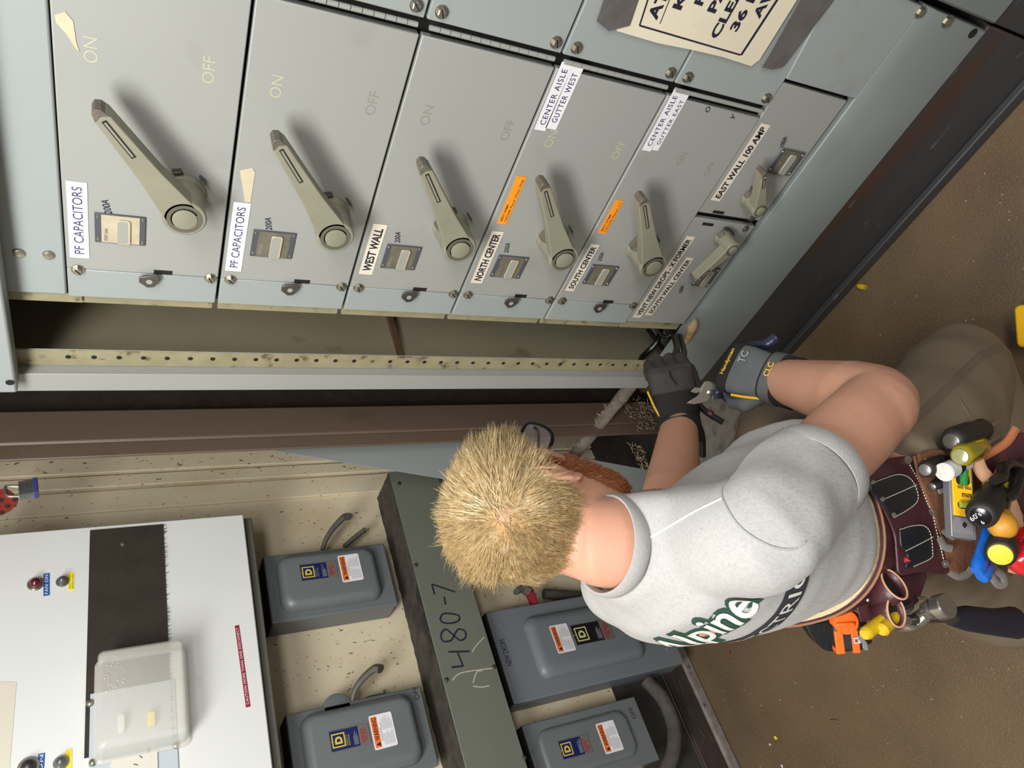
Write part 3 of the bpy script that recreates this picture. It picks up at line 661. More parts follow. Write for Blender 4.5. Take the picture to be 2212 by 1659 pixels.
bm = NB(); strokes(bm, fW, [[(977, 1470), (992, 1455), (1025, 1448), (1068, 1443)], [(1022, 1475), (1030, 1452), (1042, 1448)], [(1022, 1482), (1040, 1484), (1057, 1481)], [(1020, 1408), (1030, 1393), (1046, 1376)]], .0016, .0004)
obj('paint_drip', bm, mat('pale drip', srgb(176, 172, 158), .6), wy)

# ------------------------------------------------------------------ white fan control cabinet
YC = 1.66; fC = FR_(YC)
fan = thing('control_cabinet', 'large off-white fan control cabinet with a dark mesh vent and a clear plastic guard', 'cabinet', (.6, 1.75, 1.24))
CW = mat('off white cabinet enamel', srgb(216, 218, 216), .4, var=.04, vscale=5, c2=srgb(176, 172, 164), c2amt=.1, c2scale=14, sharp=.3)
CBODY = mat('olive grey cabinet body', srgb(98, 98, 88), .5, var=.15, vscale=12)
xr, zb = 1.003, 1.276
bm = NB(); wbox(bm, .10, xr+.0, YC+.02, YW, zb-.022, 2.3); obj('box_body', bm, CBODY, fan, bevel=.003)
bm = NB(); fbox(bm, fC, .11, xr, zb, 2.3, -.02, 0); obj('door', bm, CW, fan, bevel=.003)
MESH = mat('perforated dark mesh', srgb(52, 44, 38), .7, var=.3, vscale=12, c2=srgb(92, 84, 74), c2amt=.16, c2scale=160)
bm = NB(); v0, v1 = 1.457*1 - .0, 1.604
v0 = fC.at(352, 1133)[1]; v1 = fC.at(195, 1147)[1]; u0 = .50; u1 = fC.at(195, 1147)[0]
fbox(bm, fC, u0, u1, v0, v1, 0, .0015); mv = obj('vent_mesh', bm, mat('vent lint', srgb(44, 37, 32), .9, var=.35, vscale=14), fan)
bm = NB(); n = 0                                             # punched sheet: fine crossing bars
for k in range(110):
    u = u0 + (u1-u0)*k/109; fbox(bm, fC, u-.0006, u+.0006, v0, v1, .0015, .0024)
for k in range(36):
    v = v0 + (v1-v0)*k/35; fbox(bm, fC, u0, u1, v-.0006, v+.0006, .0015, .0024)
obj('mesh_bars', bm, mat('mesh bar', srgb(74, 65, 55), .6, var=.35, vscale=18), mv)
bm = NB()                                                    # lint fringe at the lower edge of the mesh
for k in range(260):
    u = u0 + (u1-u0)*rnd.random(); l = rnd.uniform(.002, .009); tube(bm, [fC.p(u, v0+.002, .002), fC.p(u+rnd.uniform(-.002, .002), v0-l, .004)], [.0005, .0001], 4)
obj('lint_fringe', bm, MESH, mv)
u, v = fC.at(265, 1176); bm = NB(); lathe(bm, fC.p(u, v, .002), fC.N, [(0, .006), (.002, .005), (.003, .002)], 14); obj('mesh_screw', bm, STEEL, fan)
# pilot lamps, knobs and their tapes
LENS = mat('dark red lens', srgb(88, 20, 32), .2, coat=.6)
for (x, y), m, r, nm in (((77, 1262), LENS, .0125, 'pilot_lamp'), ((135, 1257), mat('grey button', srgb(96, 98, 96), .35, metal=.4), .010, 'push_button'), ((62, 1658), mat('black knob', srgb(48, 42, 40), .4), .0145, 'selector_knob'), ((132, 1648), mat('grey button', srgb(96, 98, 96)), .0105, 'push_button')):
    u, v = fC.at(x, y); bm = NB(); lathe(bm, fC.p(u, v, 0), fC.N, [(0, r*1.25), (.003, r*1.25), (.005, r*1.1)], 28); k = obj(nm, bm, STEEL, fan)
    bm = NB(); lathe(bm, fC.p(u, v, .005), fC.N, [(0, r*.9), (.006, r*.85), (.011, r*.55), (.013, .0001)], 24); obj('lens' if m is LENS else 'cap', bm, m, k, smooth=60)
def wall_tape(parent, f, tl, bl, tr, br, m, text, tm, name='embossed_tape', pad=(.07, .45)):
    A_, B_, C_, D_ = [f.at(*p) for p in (tl, bl, tr, br)]
    du, dv = (C_[0]+D_[0]-A_[0]-B_[0])/2, (C_[1]+D_[1]-A_[1]-B_[1])/2; w = math.hypot(du, dv); a = math.atan2(dv, du)
    h = math.hypot((A_[0]+C_[0]-B_[0]-D_[0])/2, (A_[1]+C_[1]-B_[1]-D_[1])/2); m4 = f.mat((A_[0]+B_[0]+C_[0]+D_[0])/4, (A_[1]+B_[1]+C_[1]+D_[1])/4, 0, a)
    g = Fr(m4.translation, [m4[i][0] for i in range(3)], [m4[i][1] for i in range(3)])
    bm = NB(); fbox(bm, g, -w/2, w/2, -h/2, h/2, .0004, .0011); l = obj(name, bm, m, parent, smooth=0)
    rows = text if isinstance(text, list) else [text]; n = max(1, len(rows)); lh = h*(1-pad[1])/n
    for i, t in enumerate(rows):
        v = h/2 - h*(i+.5)/n - lh/2; write('lettering', g, -w/2+w*pad[0], v, .0013, t, tm, l, w=w*(1-2*pad[0]), h=lh, spacing=1.1)
    return l
wall_tape(fan, fC, (94, 1287), (107, 1287), (94, 1239), (107, 1239), BLUEL, 'FAN ON', WTXT)
wall_tape(fan, fC, (148, 1275), (159, 1275), (148, 1237), (160, 1237), YELLOWL, ['EAST WEST', 'ROOF FANS'], INK, 'printed_label', (.1, .4))
wall_tape(fan, fC, (80, 1672), (94, 1672), (83, 1628), (97, 1628), BLUEL, 'ON', WTXT)
wall_tape(fan, fC, (142, 1672), (154, 1672), (142, 1619), (156, 1619), YELLOWL, [], INK, 'printed_label', (.1, .4))
wall_tape(fan, fC, (531, 1528), (541, 1527), (507, 1352), (516, 1351), REDL, 'CAUTION MORE THAN ONE DISCONECT', WTXT, pad=(.03, .45))
# beige patch at the cabinet's left, thermostat plate and clear guard
bm = NB(); P = [fC.at(x, y) for x, y in ((18, 1700), (36, 1474), (-60, 1470), (-60, 1700))]; fpoly(bm, fC, P, .0002, .0008); obj('old_patch', bm, mat('pale beige patch', srgb(206, 200, 184), .6), fan)
PL = mat('pale blue grey plate', srgb(178, 188, 194), .4)
a = fC.at(193, 1700); b = fC.at(390, 1530); bm = NB(); pu0, pv0 = fC.at(388, 1700); pu1, pv1 = fC.at(195, 1500); fbox(bm, fC, .30, pu1, pv0, pv1, .0, .003); tp = obj('thermostat_plate', bm, PL, fan, bevel=.001)
for (x, y) in ((201, 1648), (380, 1611), (195, 1520)):
    u, v = fC.at(x, y); bm = NB(); lathe(bm, fC.p(u, v, .003), fC.N, [(0, .0075), (.003, .006), (.005, .003)], 14); obj('plate_screw', bm, STEEL, tp)
bm = NB(); u0_, v0_ = fC.at(342, 1700); u1_, v1_ = fC.at(240, 1645); fbox(bm, fC, .30, u1_, v0_, v1_, .003, .006); ip = obj('dial_plate', bm, mat('ivory dial plate', srgb(206, 202, 192), .45), tp)
u, v = fC.at(312, 1668)
for k in range(7):
    a_ = R(20 + 23*k); bm = NB(); tube(bm, [fC.p(u + .034*math.cos(a_), v - .02 + .034*math.sin(a_), .0062), fC.p(u + .042*math.cos(a_), v - .02 + .042*math.sin(a_), .0062)], .0008, 5); obj('dial_mark', bm, INK, ip)
u, v = fC.at(325, 1560); bm = NB(); fpoly(bm, fC, rrect(u-.011, u+.015, v-.008, v+.006, .003), .003, .02); obj('yellow_tag', bm, YELLOWL, tp, bevel=.002)
u, v = fC.at(262, 1568); bm = NB(); fpoly(bm, fC, rrect(u-.016, u+.016, v-.006, v+.006, .004), .003, .022); obj('white_slider', bm, WTXT, tp, bevel=.002)
YG = YC - .075; fG = FR_(YG)
gl = [fG.at(x, y) for x, y in ((207, 1402), (398, 1376), (412, 1580), (210, 1620))]
gu0, gu1 = (gl[2][0]+gl[3][0])/2, (gl[0][0]+gl[1][0])/2; gv0, gv1 = (gl[1][1]+gl[2][1])/2, (gl[0][1]+gl[3][1])/2
CLEAR = mat('frosted clear plastic', (.80, .78, .70), .30, trans=.0, alpha=.30, spec=.6)
bm = NB(); rings = []
for o, n in ((-.006, -.073), (-.006, -.068), (0, -.066), (.0005, -.010), (.003, -.004), (.009, 0.0)): rings.append([fG.p(x, y, n) for x, y in rrect(gu0+o, gu1-o, gv0+o, gv1-o, max(.012-o*.3, .006), 6)])
loft(bm, rings, cap=False); bm.faces.new(bm.verts[-len(rings[0]):]) if False else None
bm.verts.ensure_lookup_table(); bm.faces.new([bm.verts[i] for i in range(len(bm.verts)-len(rings[0]), len(bm.verts))])
g = obj('clear_guard', bm, CLEAR, fan, smooth=50)
so = g.modifiers.new('thick', 'SOLIDIFY'); so.thickness = .0025
for k in range(34):
    u = gu0 + (gu1-gu0)*rnd.uniform(.5, .92); v = gv1 - (gv1-gv0)*abs(rnd.gauss(.12, .14)) - .01
    if k == 0: bm = NB()
    tube(bm, [fG.p(u, v, .0006), fG.p(u+rnd.uniform(-.002, .002), v+rnd.uniform(-.003, .003), .0012)], .0006, 4)
obj('lint_specks', bm, WTXT, g, smooth=0)['kind'] = 'stuff'

# ------------------------------------------------------------------ lockout hasp and padlock
YH_ = 1.52; fH = FR_(YH_)
hs = thing('lockout_hasp', 'red perforated lockout hasp hanging at the top of the cream wall', 'hasp', Vector((fH.at(22, 1090)[0], YH_, fH.at(38, 1090)[1])))
bm = NB(); P = [fH.at(x, y) for x, y in ((-60, 1088), (0, 1058), (14, 1056), (24, 1062), (40, 1078), (38, 1088), (22, 1105), (0, 1115), (-60, 1125))]
fpoly(bm, fH, P[::-1], 0, .003); obj('hasp_plate', bm, mat('chipped red enamel', srgb(150, 56, 48), .45, var=.25, vscale=50, c2=srgb(190, 150, 140), c2amt=.14, c2scale=60), hs, bevel=.0008)
for (x, y) in ((33, 1081), (17, 1095), (5, 1109), (3, 1082)):
    u, v = fH.at(x, y); bm = NB(); lathe(bm, fH.p(u, v, .003), fH.N, [(0, .0052), (.0004, .0052)], 16); obj('hasp_hole', bm, mat('hole shade', srgb(60, 34, 30), .8), hs)
bm = NB(); u, v = fH.at(-20, 1060); tube(bm, spline([fH.p(u, v, 0), fH.p(u+.0, v+.02, .0), (u, YW-.03, v+.03), (u, YW, v+.03)], 6), .005, 10); obj('hasp_hook', bm, STEEL, hs)
pd = thing('padlock', 'laminated steel padlock with a blue bumper hanging from the red hasp', 'padlock', Vector((fH.at(60, 1060)[0], YH_, fH.at(82, 1060)[1])))
P = [fH.at(x, y) for x, y in ((40, 1048), (72, 1042), (75, 1072), (42, 1078))]
for k in range(9):
    def L_(a, b, t): return (a[0]+(b[0]-a[0])*t, a[1]+(b[1]-a[1])*t)
    q0, q1 = (k+.06)/9, (k+.94)/9
    if k == 0: bm = NB()
    fpoly(bm, fH, [L_(P[0], P[1], q0), L_(P[3], P[2], q0), L_(P[3], P[2], q1), L_(P[0], P[1], q1)][::-1], -.006, .014)
obj('laminated_body', bm, mat('laminated steel', srgb(150, 150, 152), .3, metal=.8, var=.2, vscale=60), pd, bevel=.0006)
bm = NB(); P2 = [fH.at(x, y) for x, y in ((71, 1041), (82, 1040), (84, 1071), (74, 1073))]; fpoly(bm, fH, P2[::-1], -.008, .016); obj('bumper', bm, mat('blue bumper', srgb(56, 58, 120), .5), pd, bevel=.001)
bm = NB(); a, b, c, d = [fH.p(*fH.at(x, y), .004) for x, y in ((44, 1053), (12, 1052), (14, 1074), (44, 1074))]
tube(bm, spline([a, a.lerp(b, .7), b.lerp(c, .15), b.lerp(c, .85), d.lerp(c, .7), d], 6), .0033, 10); obj('shackle', bm, STEEL, pd)

# ------------------------------------------------------------------ leaning cover, conduits, dust
YS_ = 1.53; fS = FR_(YS_)
a, b, c, d = [Vector(fS.at(*p)) for p in ((570, 970), (850, 1016), (1260, 981), (1420, 1025))]
dl = (b-a).normalized(); bot = a + dl*((a.y-.02)/-dl.y); perp = Vector((-dl.y, dl.x)); wdt = abs((c-a).dot(perp))*.5 + abs((d-a).dot(perp))*.5
top = a - dl*.22
cv = thing('gutter_cover', 'removed long grey cover panel leaning behind the brown column', 'cover panel', Vector((bot.x, YS_, 0)))
bm = NB(); pts = [bot, bot+perp*wdt, top+perp*wdt, top]
if (pts[1]-pts[0]).cross(pts[2]-pts[1]) < 0: pts = pts[::-1]
CVG = mat('cover panel grey', srgb(150, 156, 154), .42, var=.05, vscale=6)
fpoly(bm, fS, [tuple(p) for p in pts], -.002, 0); obj('panel', bm, CVG, cv)
e0, e1 = bot+perp*wdt, top+perp*wdt
bm = NB(); prism(bm, [fS.p(*e0, 0), fS.p(*(e0-perp*.002), 0), fS.p(*(e0-perp*.002), -.02), fS.p(*e0, -.02)], [fS.p(*e1, 0), fS.p(*(e1-perp*.002), 0), fS.p(*(e1-perp*.002), -.02), fS.p(*e1, -.02)]); obj('return_edge', bm, DUST, cv)
DCON = mat('dust caked conduit', srgb(126, 118, 106), .95, var=.35, vscale=50, c2=srgb(160, 146, 116), c2amt=.3, c2scale=60, bump=1, bscale=110)
def pipe(name, label, pts, r, m, cat='conduit', n=14, k=8, jit=0, group=None):
    bm = NB(); P = spline(pts, k) if len(pts) > 2 else [Vector(pts[0]).lerp(Vector(pts[1]), i/10) for i in range(11)]
    tube(bm, P, [r*(1+jit*rnd.uniform(-1, 1)) for _ in P], n); return tag(obj(name, bm, m), label, cat, group)
p0, p1 = on(1378, 815, 0, 1.10), on(1222, 1005, 1, 1.66)
pipe('conduit', 'dust-caked round conduit slanting from the switchboard to the wall behind the brown column', [p0, p1], .019, DCON, jit=.06)
FLEX = mat('dusty flexible conduit', srgb(84, 78, 72), .85, var=.3, vscale=50, bump=.8)
pipe('flexible_conduit', 'thick dusty flexible conduit curving below the large blue grey safety switch', [on(1395, 1470, 1, 1.815), on(1432, 1510, 1, 1.80), on(1455, 1570, 1, 1.80), on(1452, 1630, 1, 1.80), on(1425, 1690, 1, 1.82)], .02, FLEX, jit=.04)
pipe('conduit', 'dusty grey conduit running up the wall beside the red lever', [on(1290, 1292, 1, 1.83), on(1175, 1283, 1, 1.83)], .016, FLEX, jit=.05)
dark = tag(obj('grime_patch', (lambda b: wbox(b, .12, .50, YW-.0035, YW-.001, .112, .30))(NB()), mat('black grease wall patch', srgb(58, 54, 48), .9, var=.4, vscale=20)), 'dark grease stain on the wall around the flexible conduit', 'stain')
dark['kind'] = 'stuff'
LINT = mat('pale lint', srgb(176, 160, 126), .95)
bm = NB()
for k in range(420):
    if k < 150: p = Vector((rnd.uniform(1.06, 1.19), 1.447, rnd.uniform(.02, .14)))
    elif k < 250: p = Vector((rnd.uniform(.96, 1.06), YS_-.004, rnd.uniform(.08, .12)))
    else:
        t = rnd.random(); p = Vector(p0).lerp(Vector(p1), .35+.5*t) + Vector((rnd.gauss(0, .006), -.018+rnd.gauss(0, .002), .012+rnd.gauss(0, .004)))
    q = p + Vector((rnd.gauss(0, .008), rnd.uniform(-.004, 0), rnd.gauss(0, .008)))
    tube(bm, [p, p.lerp(q, .5)+Vector((0, -.002, .001)), q], [.0009, .0008, .0002], 4)
lo = tag(obj('lint', bm, LINT), 'pale cobweb lint caught on the foot of the column and the slanting conduit', 'lint'); lo['kind'] = 'stuff'
# ------------------------------------------------------------------ the electrician
SKIN = mat('freckled fair skin', srgb(194, 144, 120), .58, spec=.3, var=.08, vscale=14, c2=srgb(204, 140, 116), c2amt=.34, c2scale=330, sharp=.35, bump=.12, bscale=260, sss=.12)
SHIRT = mat('heather grey jersey', srgb(170, 168, 166), .9, var=.10, vscale=240, c2=srgb(144, 142, 144), c2amt=.40, c2scale=300, stretch=(1, 1, .4), sharp=.3, bump=.25, bscale=420, sheen=.15)
RIB = mat('grey shirt rib', srgb(164, 162, 160), .9, var=.12, vscale=260, bump=.3, bscale=500)
PANTS = mat('olive brown work canvas', srgb(126, 111, 92), .9, var=.14, vscale=9, c2=srgb(78, 68, 55), c2amt=.14, c2scale=26, sharp=.3, bump=.25, bscale=500)
SEAM = mat('trouser seam thread', srgb(112, 104, 90), .9)
V3 = Vector
neck_b = W(1346, 1184, .925); S_R = W(1622, 1156, .81); S_L = W(1322, 1272, 1.03); waist = W(1650, 1140, 1.07)
elb_R = W(1900, 872, .975); wr_R = W(1690, 822, 1.22); elb_L = W(1445, 1120, 1.26); wr_L = W(1468, 918, 1.45)
hipR, hipL = waist + V3((-.02, -.10, -.19)), waist + V3((.0, .10, -.19))
kneeR, kneeL = W(2080, 782, 1.36), W(1685, 895, 1.43)
footR, footL = on(2235, 1300, 2, .10), on(1850, 1150, 2, .09)
up = (neck_b - waist).normalized(); sl = S_L - S_R; sl = (sl - up*sl.dot(up)).normalized(); fw = sl.cross(up).normalized()
hc = W(1166, 1106, .955)                                    # head centre, between the ears a little up
hf = V3((.88, .29, -.44)).normalized(); hu = (V3((.0, -.04, 1)) - hf*V3((.0, -.04, 1)).dot(hf)).normalized(); hl = hu.cross(hf)
def HP(f, l, u): return hc + hf*f + hl*l + hu*u
def seg(bm, pts, rad, n=18, k=5, flat=1.0, upv=None):
    P = spline(pts, k); return tube(bm, P, lerps(rad, k) if hasattr(rad, '__len__') else rad, n, flat=flat, up=upv)
HEAD = [(-.128, .072, .036, .016), (-.120, .088, .004, .036), (-.100, .096, -.035, .052), (-.065, .096, -.060, .062), (-.03, .097, -.078, .068), (0, .098, -.090, .072),
        (.03, .100, -.098, .075), (.058, .096, -.098, .075), (.082, .084, -.090, .069), (.102, .058, -.068, .053), (.113, .024, -.036, .030), (.116, .0, -.012, .01)]
def head_rings(o=0.0):
    out = []
    for u, a, b, w in HEAD: out.append(ring(HP((a+b)/2, 0, u + (o if u > .09 else 0)), hf, hl, (a-b)/2+o, w+o, 28, .92))
    return out
bm = NB(); loft(bm, head_rings())
tube(bm, [HP(.092, 0, .022), HP(.112, 0, -.012), HP(.120, 0, -.034), HP(.100, 0, -.046)], [.008, .011, .014, .008], 12)      # nose
tube(bm, spline([HP(.070, .048, .038), HP(.096, .024, .044), HP(.100, 0, .038), HP(.096, -.024, .044), HP(.070, -.048, .038)], 4), .009, 8)   # brow
tube(bm, spline([HP(.085, .022, -.076), HP(.102, 0, -.073), HP(.085, -.022, -.076)], 4), .007, 8); tube(bm, spline([HP(.083, .018, -.086), HP(.099, 0, -.087), HP(.083, -.018, -.086)], 4), .007, 8)  # lips
for s in (1, -1):                                            # ears: rim, lobe, bowl
    e0 = [HP(-.002, s*.072, .014), HP(-.006, s*.077, .034), HP(-.022, s*.082, .036), HP(-.032, s*.083, .016), HP(-.028, s*.081, -.010), HP(-.012, s*.078, -.030), HP(-.002, s*.073, -.022)]
    tube(bm, spline(e0, 4), .0048, 8); tube(bm, [HP(-.012, s*.066, .026), HP(-.018, s*.079, .008), HP(-.014, s*.073, -.022)], [.009, .011, .007], 10)
# neck, trunk, arms, legs
nb0 = neck_b - up*.03
seg(bm, [HP(-.022, 0, -.02), HP(-.030, 0, -.075), neck_b + up*.02 + fw*.01, nb0 - up*.04], [.055, .055, .057, .072], 22)
TR = [(-.48, .150, .115, 0), (-.25, .158, .118, 0), (0., .150, .108, 0), (.25, .146, .102, -.018), (.5, .146, .092, -.034), (.72, .142, .086, -.040), (.88, .116, .074, -.032), (1.0, .072, .058, -.005)]
def trunk(bm, o=0.0, tab=TR, e=.86):
    L = (neck_b - waist); R_ = []
    for s, w, d, f in tab: R_.append(ring(waist + L*s + fw*f, sl, fw, w+o, d+o, 32, e))
    return loft(bm, R_)
trunk(bm)
def armpts(S, E, Wr, bulge): return [neck_b - up*.045 + (S-neck_b)*.45, S, S.lerp(E, .45) + bulge, E, E.lerp(Wr, .35), Wr, Wr + (Wr-E).normalized()*.05]
for S, E, Wr, q_ in ((S_R, elb_R, wr_R, 1.0), (S_L, elb_L, wr_L, .8)):
    seg(bm, [neck_b - up*.06 + (S-neck_b)*.4, S - up*.01, S.lerp(E, .35), S.lerp(E, .75), E], [.054*q_, .048*q_, .050*q_, .053, .049], 20)
    seg(bm, [S.lerp(E, .8), E, E.lerp(Wr, .25), E.lerp(Wr, .6), Wr, Wr + (Wr-E).normalized()*.04], [.049, .049, .053, .045, .036, .034], 20)
tipE = elb_R + (elb_R - S_R.lerp(wr_R, .5)).normalized()*.018; seg(bm, [elb_R, tipE], [.042, .030], 14, 3)
for H_, K, Fo in ((hipR, kneeR, footR), (hipL, kneeL, footL)):
    seg(bm, [H_ + V3((0, 0, .06)), H_.lerp(K, .4), K, K.lerp(Fo, .4), Fo], [.085, .075, .055, .052, .036], 18)
body_me = fuse(bm, .0042, 5)
person = thing('person', 'blond man with red beard kneeling in a heather grey T-shirt, gloved hands at the switchboard', 'person', (waist.x, waist.y, 0))
body = link_mesh('body', body_me, SKIN, person, smooth=60)
bco = coords(body_me) + np.array(ORG[person.name]); bvh = BVHTree.FromPolygons([Vector(c) for c in bco], [tuple(p.vertices) for p in body_me.polygons])
# eyes
for s in (1, -1):
    bm = NB(); bmesh.ops.create_uvsphere(bm, u_segments=16, v_segments=10, radius=.0115); bmesh.ops.translate(bm, verts=bm.verts, vec=HP(.086, s*.031, .018)); obj('eye', bm, mat('eye white', srgb(220, 214, 208), .2), person)

# hair -----------------------------------------------------------
HAIRM = mat('blond hair', srgb(206, 178, 128), .36, var=.5, vscale=150, c2=srgb(232, 216, 178), c2amt=.36, c2scale=70, sharp=.3, spec=.5)
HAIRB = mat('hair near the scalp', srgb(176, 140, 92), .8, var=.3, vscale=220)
BEARD = mat('ginger beard', srgb(150, 84, 38), .55, var=.45, vscale=260)
def cast_head(d):
    d = d.normalized(); h = bvh.ray_cast(hc + d*.35, -d); return (h[0], h[1]) if h[0] is not None else (None, None)
w_hit = bvh.ray_cast(CAM, ray(1090, 1112).normalized())[0]
whorl = w_hit if w_hit is not None else HP(-.06, 0, .1)
def local(d): return V3((d.dot(hf), d.dot(hl), d.dot(hu)))
def in_hair(d):
    q = local(d); f, l, u = q
    if f > .25: line = .50 + .25*(f-.25)                     # forehead
    elif f > -.25: line = (.36 if f < -.12 else .52) + .10*max(f, 0)/.25            # temple, above the ear
    else: line = .34 - min(1, (-.25-f)/.22)*.68              # behind the ear, down to the nape
    return u > line
def strand(bm, p, dirs, L, r, segs=4):
    pts = [p]; 
    for i in range(segs): pts.append(pts[-1] + dirs[i]*(L/segs))
    tube(bm, pts, [r, r*1.0, r*.85, r*.6, r*.12][:segs+1], 3, cap=False)
bm = NB(); rs = random.Random(3); n_cl = 0
hc2 = hc + hf*.0 + hu*.01
while n_cl < 3800:
    d = V3((rs.gauss(0, 1), rs.gauss(0, 1), rs.gauss(0, 1))).normalized()
    if not in_hair(d): continue
    p, nrm = cast_head(d)
    if p is None or (p-hc).length > .16 or abs((p-hc).dot(hl)) > .078: continue
    n_cl += 1
    away = p - whorl; dist = away.length; tang = away - nrm*away.dot(nrm)
    if tang.length < 1e-4: continue
    tang.normalize(); q = local(d)
    if q.z < .3: tang = (tang*.45 - hu*.8 - hf*.25*(1 if q.x > 0 else -.2)).normalized(); tang = (tang - nrm*tang.dot(nrm)).normalized()
    L = .044 if q.z > .5 else (.034 if q.z > .1 else .018)
    if q.x > -.2 and q.z < .62: L *= .6
    L *= rs.uniform(.8, 1.3)
    if dist < .012: L *= .5
    lift = .13 if q.z > .45 else .05
    if q.z < -.1: lift = .03
    twist = V3((rs.gauss(0, .16), rs.gauss(0, .16), rs.gauss(0, .12)))
    vol = min(1, max(0, (dist-.006)/.05))*(.008 if q.z > .3 else (.006 if q.z > 0 else .0012)); p = p + nrm*(vol*rs.random())
    cd_ = (tang + nrm*lift + twist).normalized(); tipc = p + cd_*L*.95 - nrm*.004
    m_ = 12 if dist > .022 else 7
    for k in range(m_):
        off = V3((rs.gauss(0, .0065), rs.gauss(0, .0065), rs.gauss(0, .0065))); off -= nrm*off.dot(nrm)
        b = p + off - nrm*.001; e = tipc + off*.55 + V3((rs.gauss(0, .0022), rs.gauss(0, .0022), rs.gauss(0, .0022)))
        v = e - b; l = v.length
        if l < 1e-4: continue
        up0 = (v.normalized()*.85 + nrm*.35).normalized()
        ds = [up0.lerp(v.normalized(), .4).normalized(), v.normalized(), (v.normalized() - nrm*.12).normalized(), (v.normalized() - nrm*.45).normalized()]
        strand(bm, b, ds, l*rs.uniform(.85, 1.15), rs.uniform(.00022, .00042))
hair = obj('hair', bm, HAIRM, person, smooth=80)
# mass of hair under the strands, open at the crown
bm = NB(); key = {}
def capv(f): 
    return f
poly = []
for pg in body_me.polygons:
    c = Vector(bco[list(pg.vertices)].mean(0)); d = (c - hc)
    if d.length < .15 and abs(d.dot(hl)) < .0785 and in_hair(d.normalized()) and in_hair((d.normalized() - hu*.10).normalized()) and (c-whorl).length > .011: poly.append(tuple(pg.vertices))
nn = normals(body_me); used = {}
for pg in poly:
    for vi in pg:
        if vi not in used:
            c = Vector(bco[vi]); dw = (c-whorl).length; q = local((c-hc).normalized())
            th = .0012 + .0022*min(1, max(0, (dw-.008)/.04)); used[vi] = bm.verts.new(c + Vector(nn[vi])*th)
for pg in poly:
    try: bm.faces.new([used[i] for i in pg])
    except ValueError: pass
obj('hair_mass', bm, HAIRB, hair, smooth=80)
bm = NB(); k = 0
while k < 4200:
    d = V3((rs.gauss(0, 1), rs.gauss(0, 1), rs.gauss(0, 1))).normalized(); q = local(d)
    line_top = -.18 if q.x < .75 else -.42
    if q.x < .12 or q.z > line_top or q.z < -.93: continue
    p, nrm = cast_head(d)
    if p is None or (p-hc).length > .165: continue
    k += 1
    g = (-hu*1.0 + nrm*.3 + hf*.1 + V3((rs.gauss(0, .25), rs.gauss(0, .25), rs.gauss(0, .25)))).normalized()
    strand(bm, p, [g, g, (g - hu*.2).normalized()], rs.uniform(.005, .0095), .00035, 3)
for k in range(500):                                        # sideburns
    s = -1 if k % 2 else 1; p, nrm = cast_head(V3(hf*rs.uniform(.12, .34) + hl*s*.9 + hu*rs.uniform(-.4, .2)).normalized())
    if p: g = (-hu + nrm*.3 + V3((rs.gauss(0, .2), rs.gauss(0, .2), 0))).normalized(); strand(bm, p, [g]*3, rs.uniform(.006, .011), .0004, 3)
obj('beard', bm, BEARD, person, smooth=80)
bpoly = [tuple(pg.vertices) for pg in body_me.polygons if (lambda d: d.length < .165 and (lambda q: q.x > .10 and q.z < (-.22 if q.x < .75 else -.45) and q.z > -.90)(local(d.normalized())))(Vector(bco[list(pg.vertices)].mean(0)) - hc)]
bm = NB(); used = {}
for pg in bpoly:
    for vi in pg:
        if vi not in used: used[vi] = bm.verts.new(Vector(bco[vi]) + Vector(nn[vi])*.0016)
    bm.faces.new([used[i] for i in pg])
obj('beard_mass', bm, mat('ginger stubble', srgb(158, 96, 54), .8, var=.35, vscale=300), person, smooth=80)

# eyeglasses -----------------------------------------------------
GF = mat('navy black spectacle frame', srgb(24, 26, 38), .25)
gl_t = thing('eyeglasses', 'dark navy framed eyeglasses worn by the kneeling man', 'glasses', HP(.11, 0, .02))
for s in (1, -1):
    lens = [HP(.118 - .10*abs(a)*abs(a)*6, s*(.034+a*1.0), .014+b) for a, b in ((-.026, .012), (-.022, .020), (.0, .023), (.022, .021), (.028, .012), (.025, -.010), (.012, -.022), (-.008, -.022), (-.022, -.010))]
    bm = NB(); P = spline(lens + [lens[0]], 4); tube(bm, P, .0023, 8, flat=1.4); obj('rim', bm, GF, gl_t)
    bm = NB(); bm.faces.new([bm.verts.new(p) for p in lens]); l = obj('lens', bm, mat('clear lens', (.9, .92, .95), .05, alpha=.12, spec=.6), gl_t)
    bm = NB(); tube(bm, spline([HP(.098, s*.066, .026), HP(.060, s*.082, .026), HP(.0, s*.084, .030), HP(-.012, s*.081, .028)], 5), .0030, 8, flat=.5); obj('temple', bm, GF, gl_t)
bm = NB(); tube(bm, spline([HP(.117, .012, .02), HP(.122, 0, .024), HP(.117, -.012, .02)], 4), .0022, 8); obj('bridge', bm, GF, gl_t)

# T-shirt --------------------------------------------------------
def folds(me, amp, sc, seed):
    co = coords(me); no = normals(me); rg = np.random.default_rng(seed); h = np.zeros(len(co))
    for k in range(9):
        d = rg.normal(size=3); d /= np.linalg.norm(d); f = sc*rg.uniform(.6, 1.8); ph = rg.uniform(0, 6.28)
        wv = co @ (d*f) + ph + 1.2*np.sin(co @ (rg.normal(size=3)*sc*.6)); h += (np.abs(np.sin(wv))**3)*(-1 if k % 2 else 1)
    put(me, co + no*(amp*h/3)[:, None])
bm = NB()
ST = [(-.26, .146, .138, .020), (-.16, .152, .136, .014), (-.06, .164, .127, -.004), (.0, .166, .128, -.004), (.08, .166, .128, -.008), (.16, .164, .126, -.010), (.3, .162, .120, -.018), (.5, .164, .106, -.030), (.72, .160, .094, -.033), (.88, .136, .082, -.026), (.97, .098, .070, -.006), (1.045, .066, .062, .004)]
trunk(bm, 0, ST, .84)
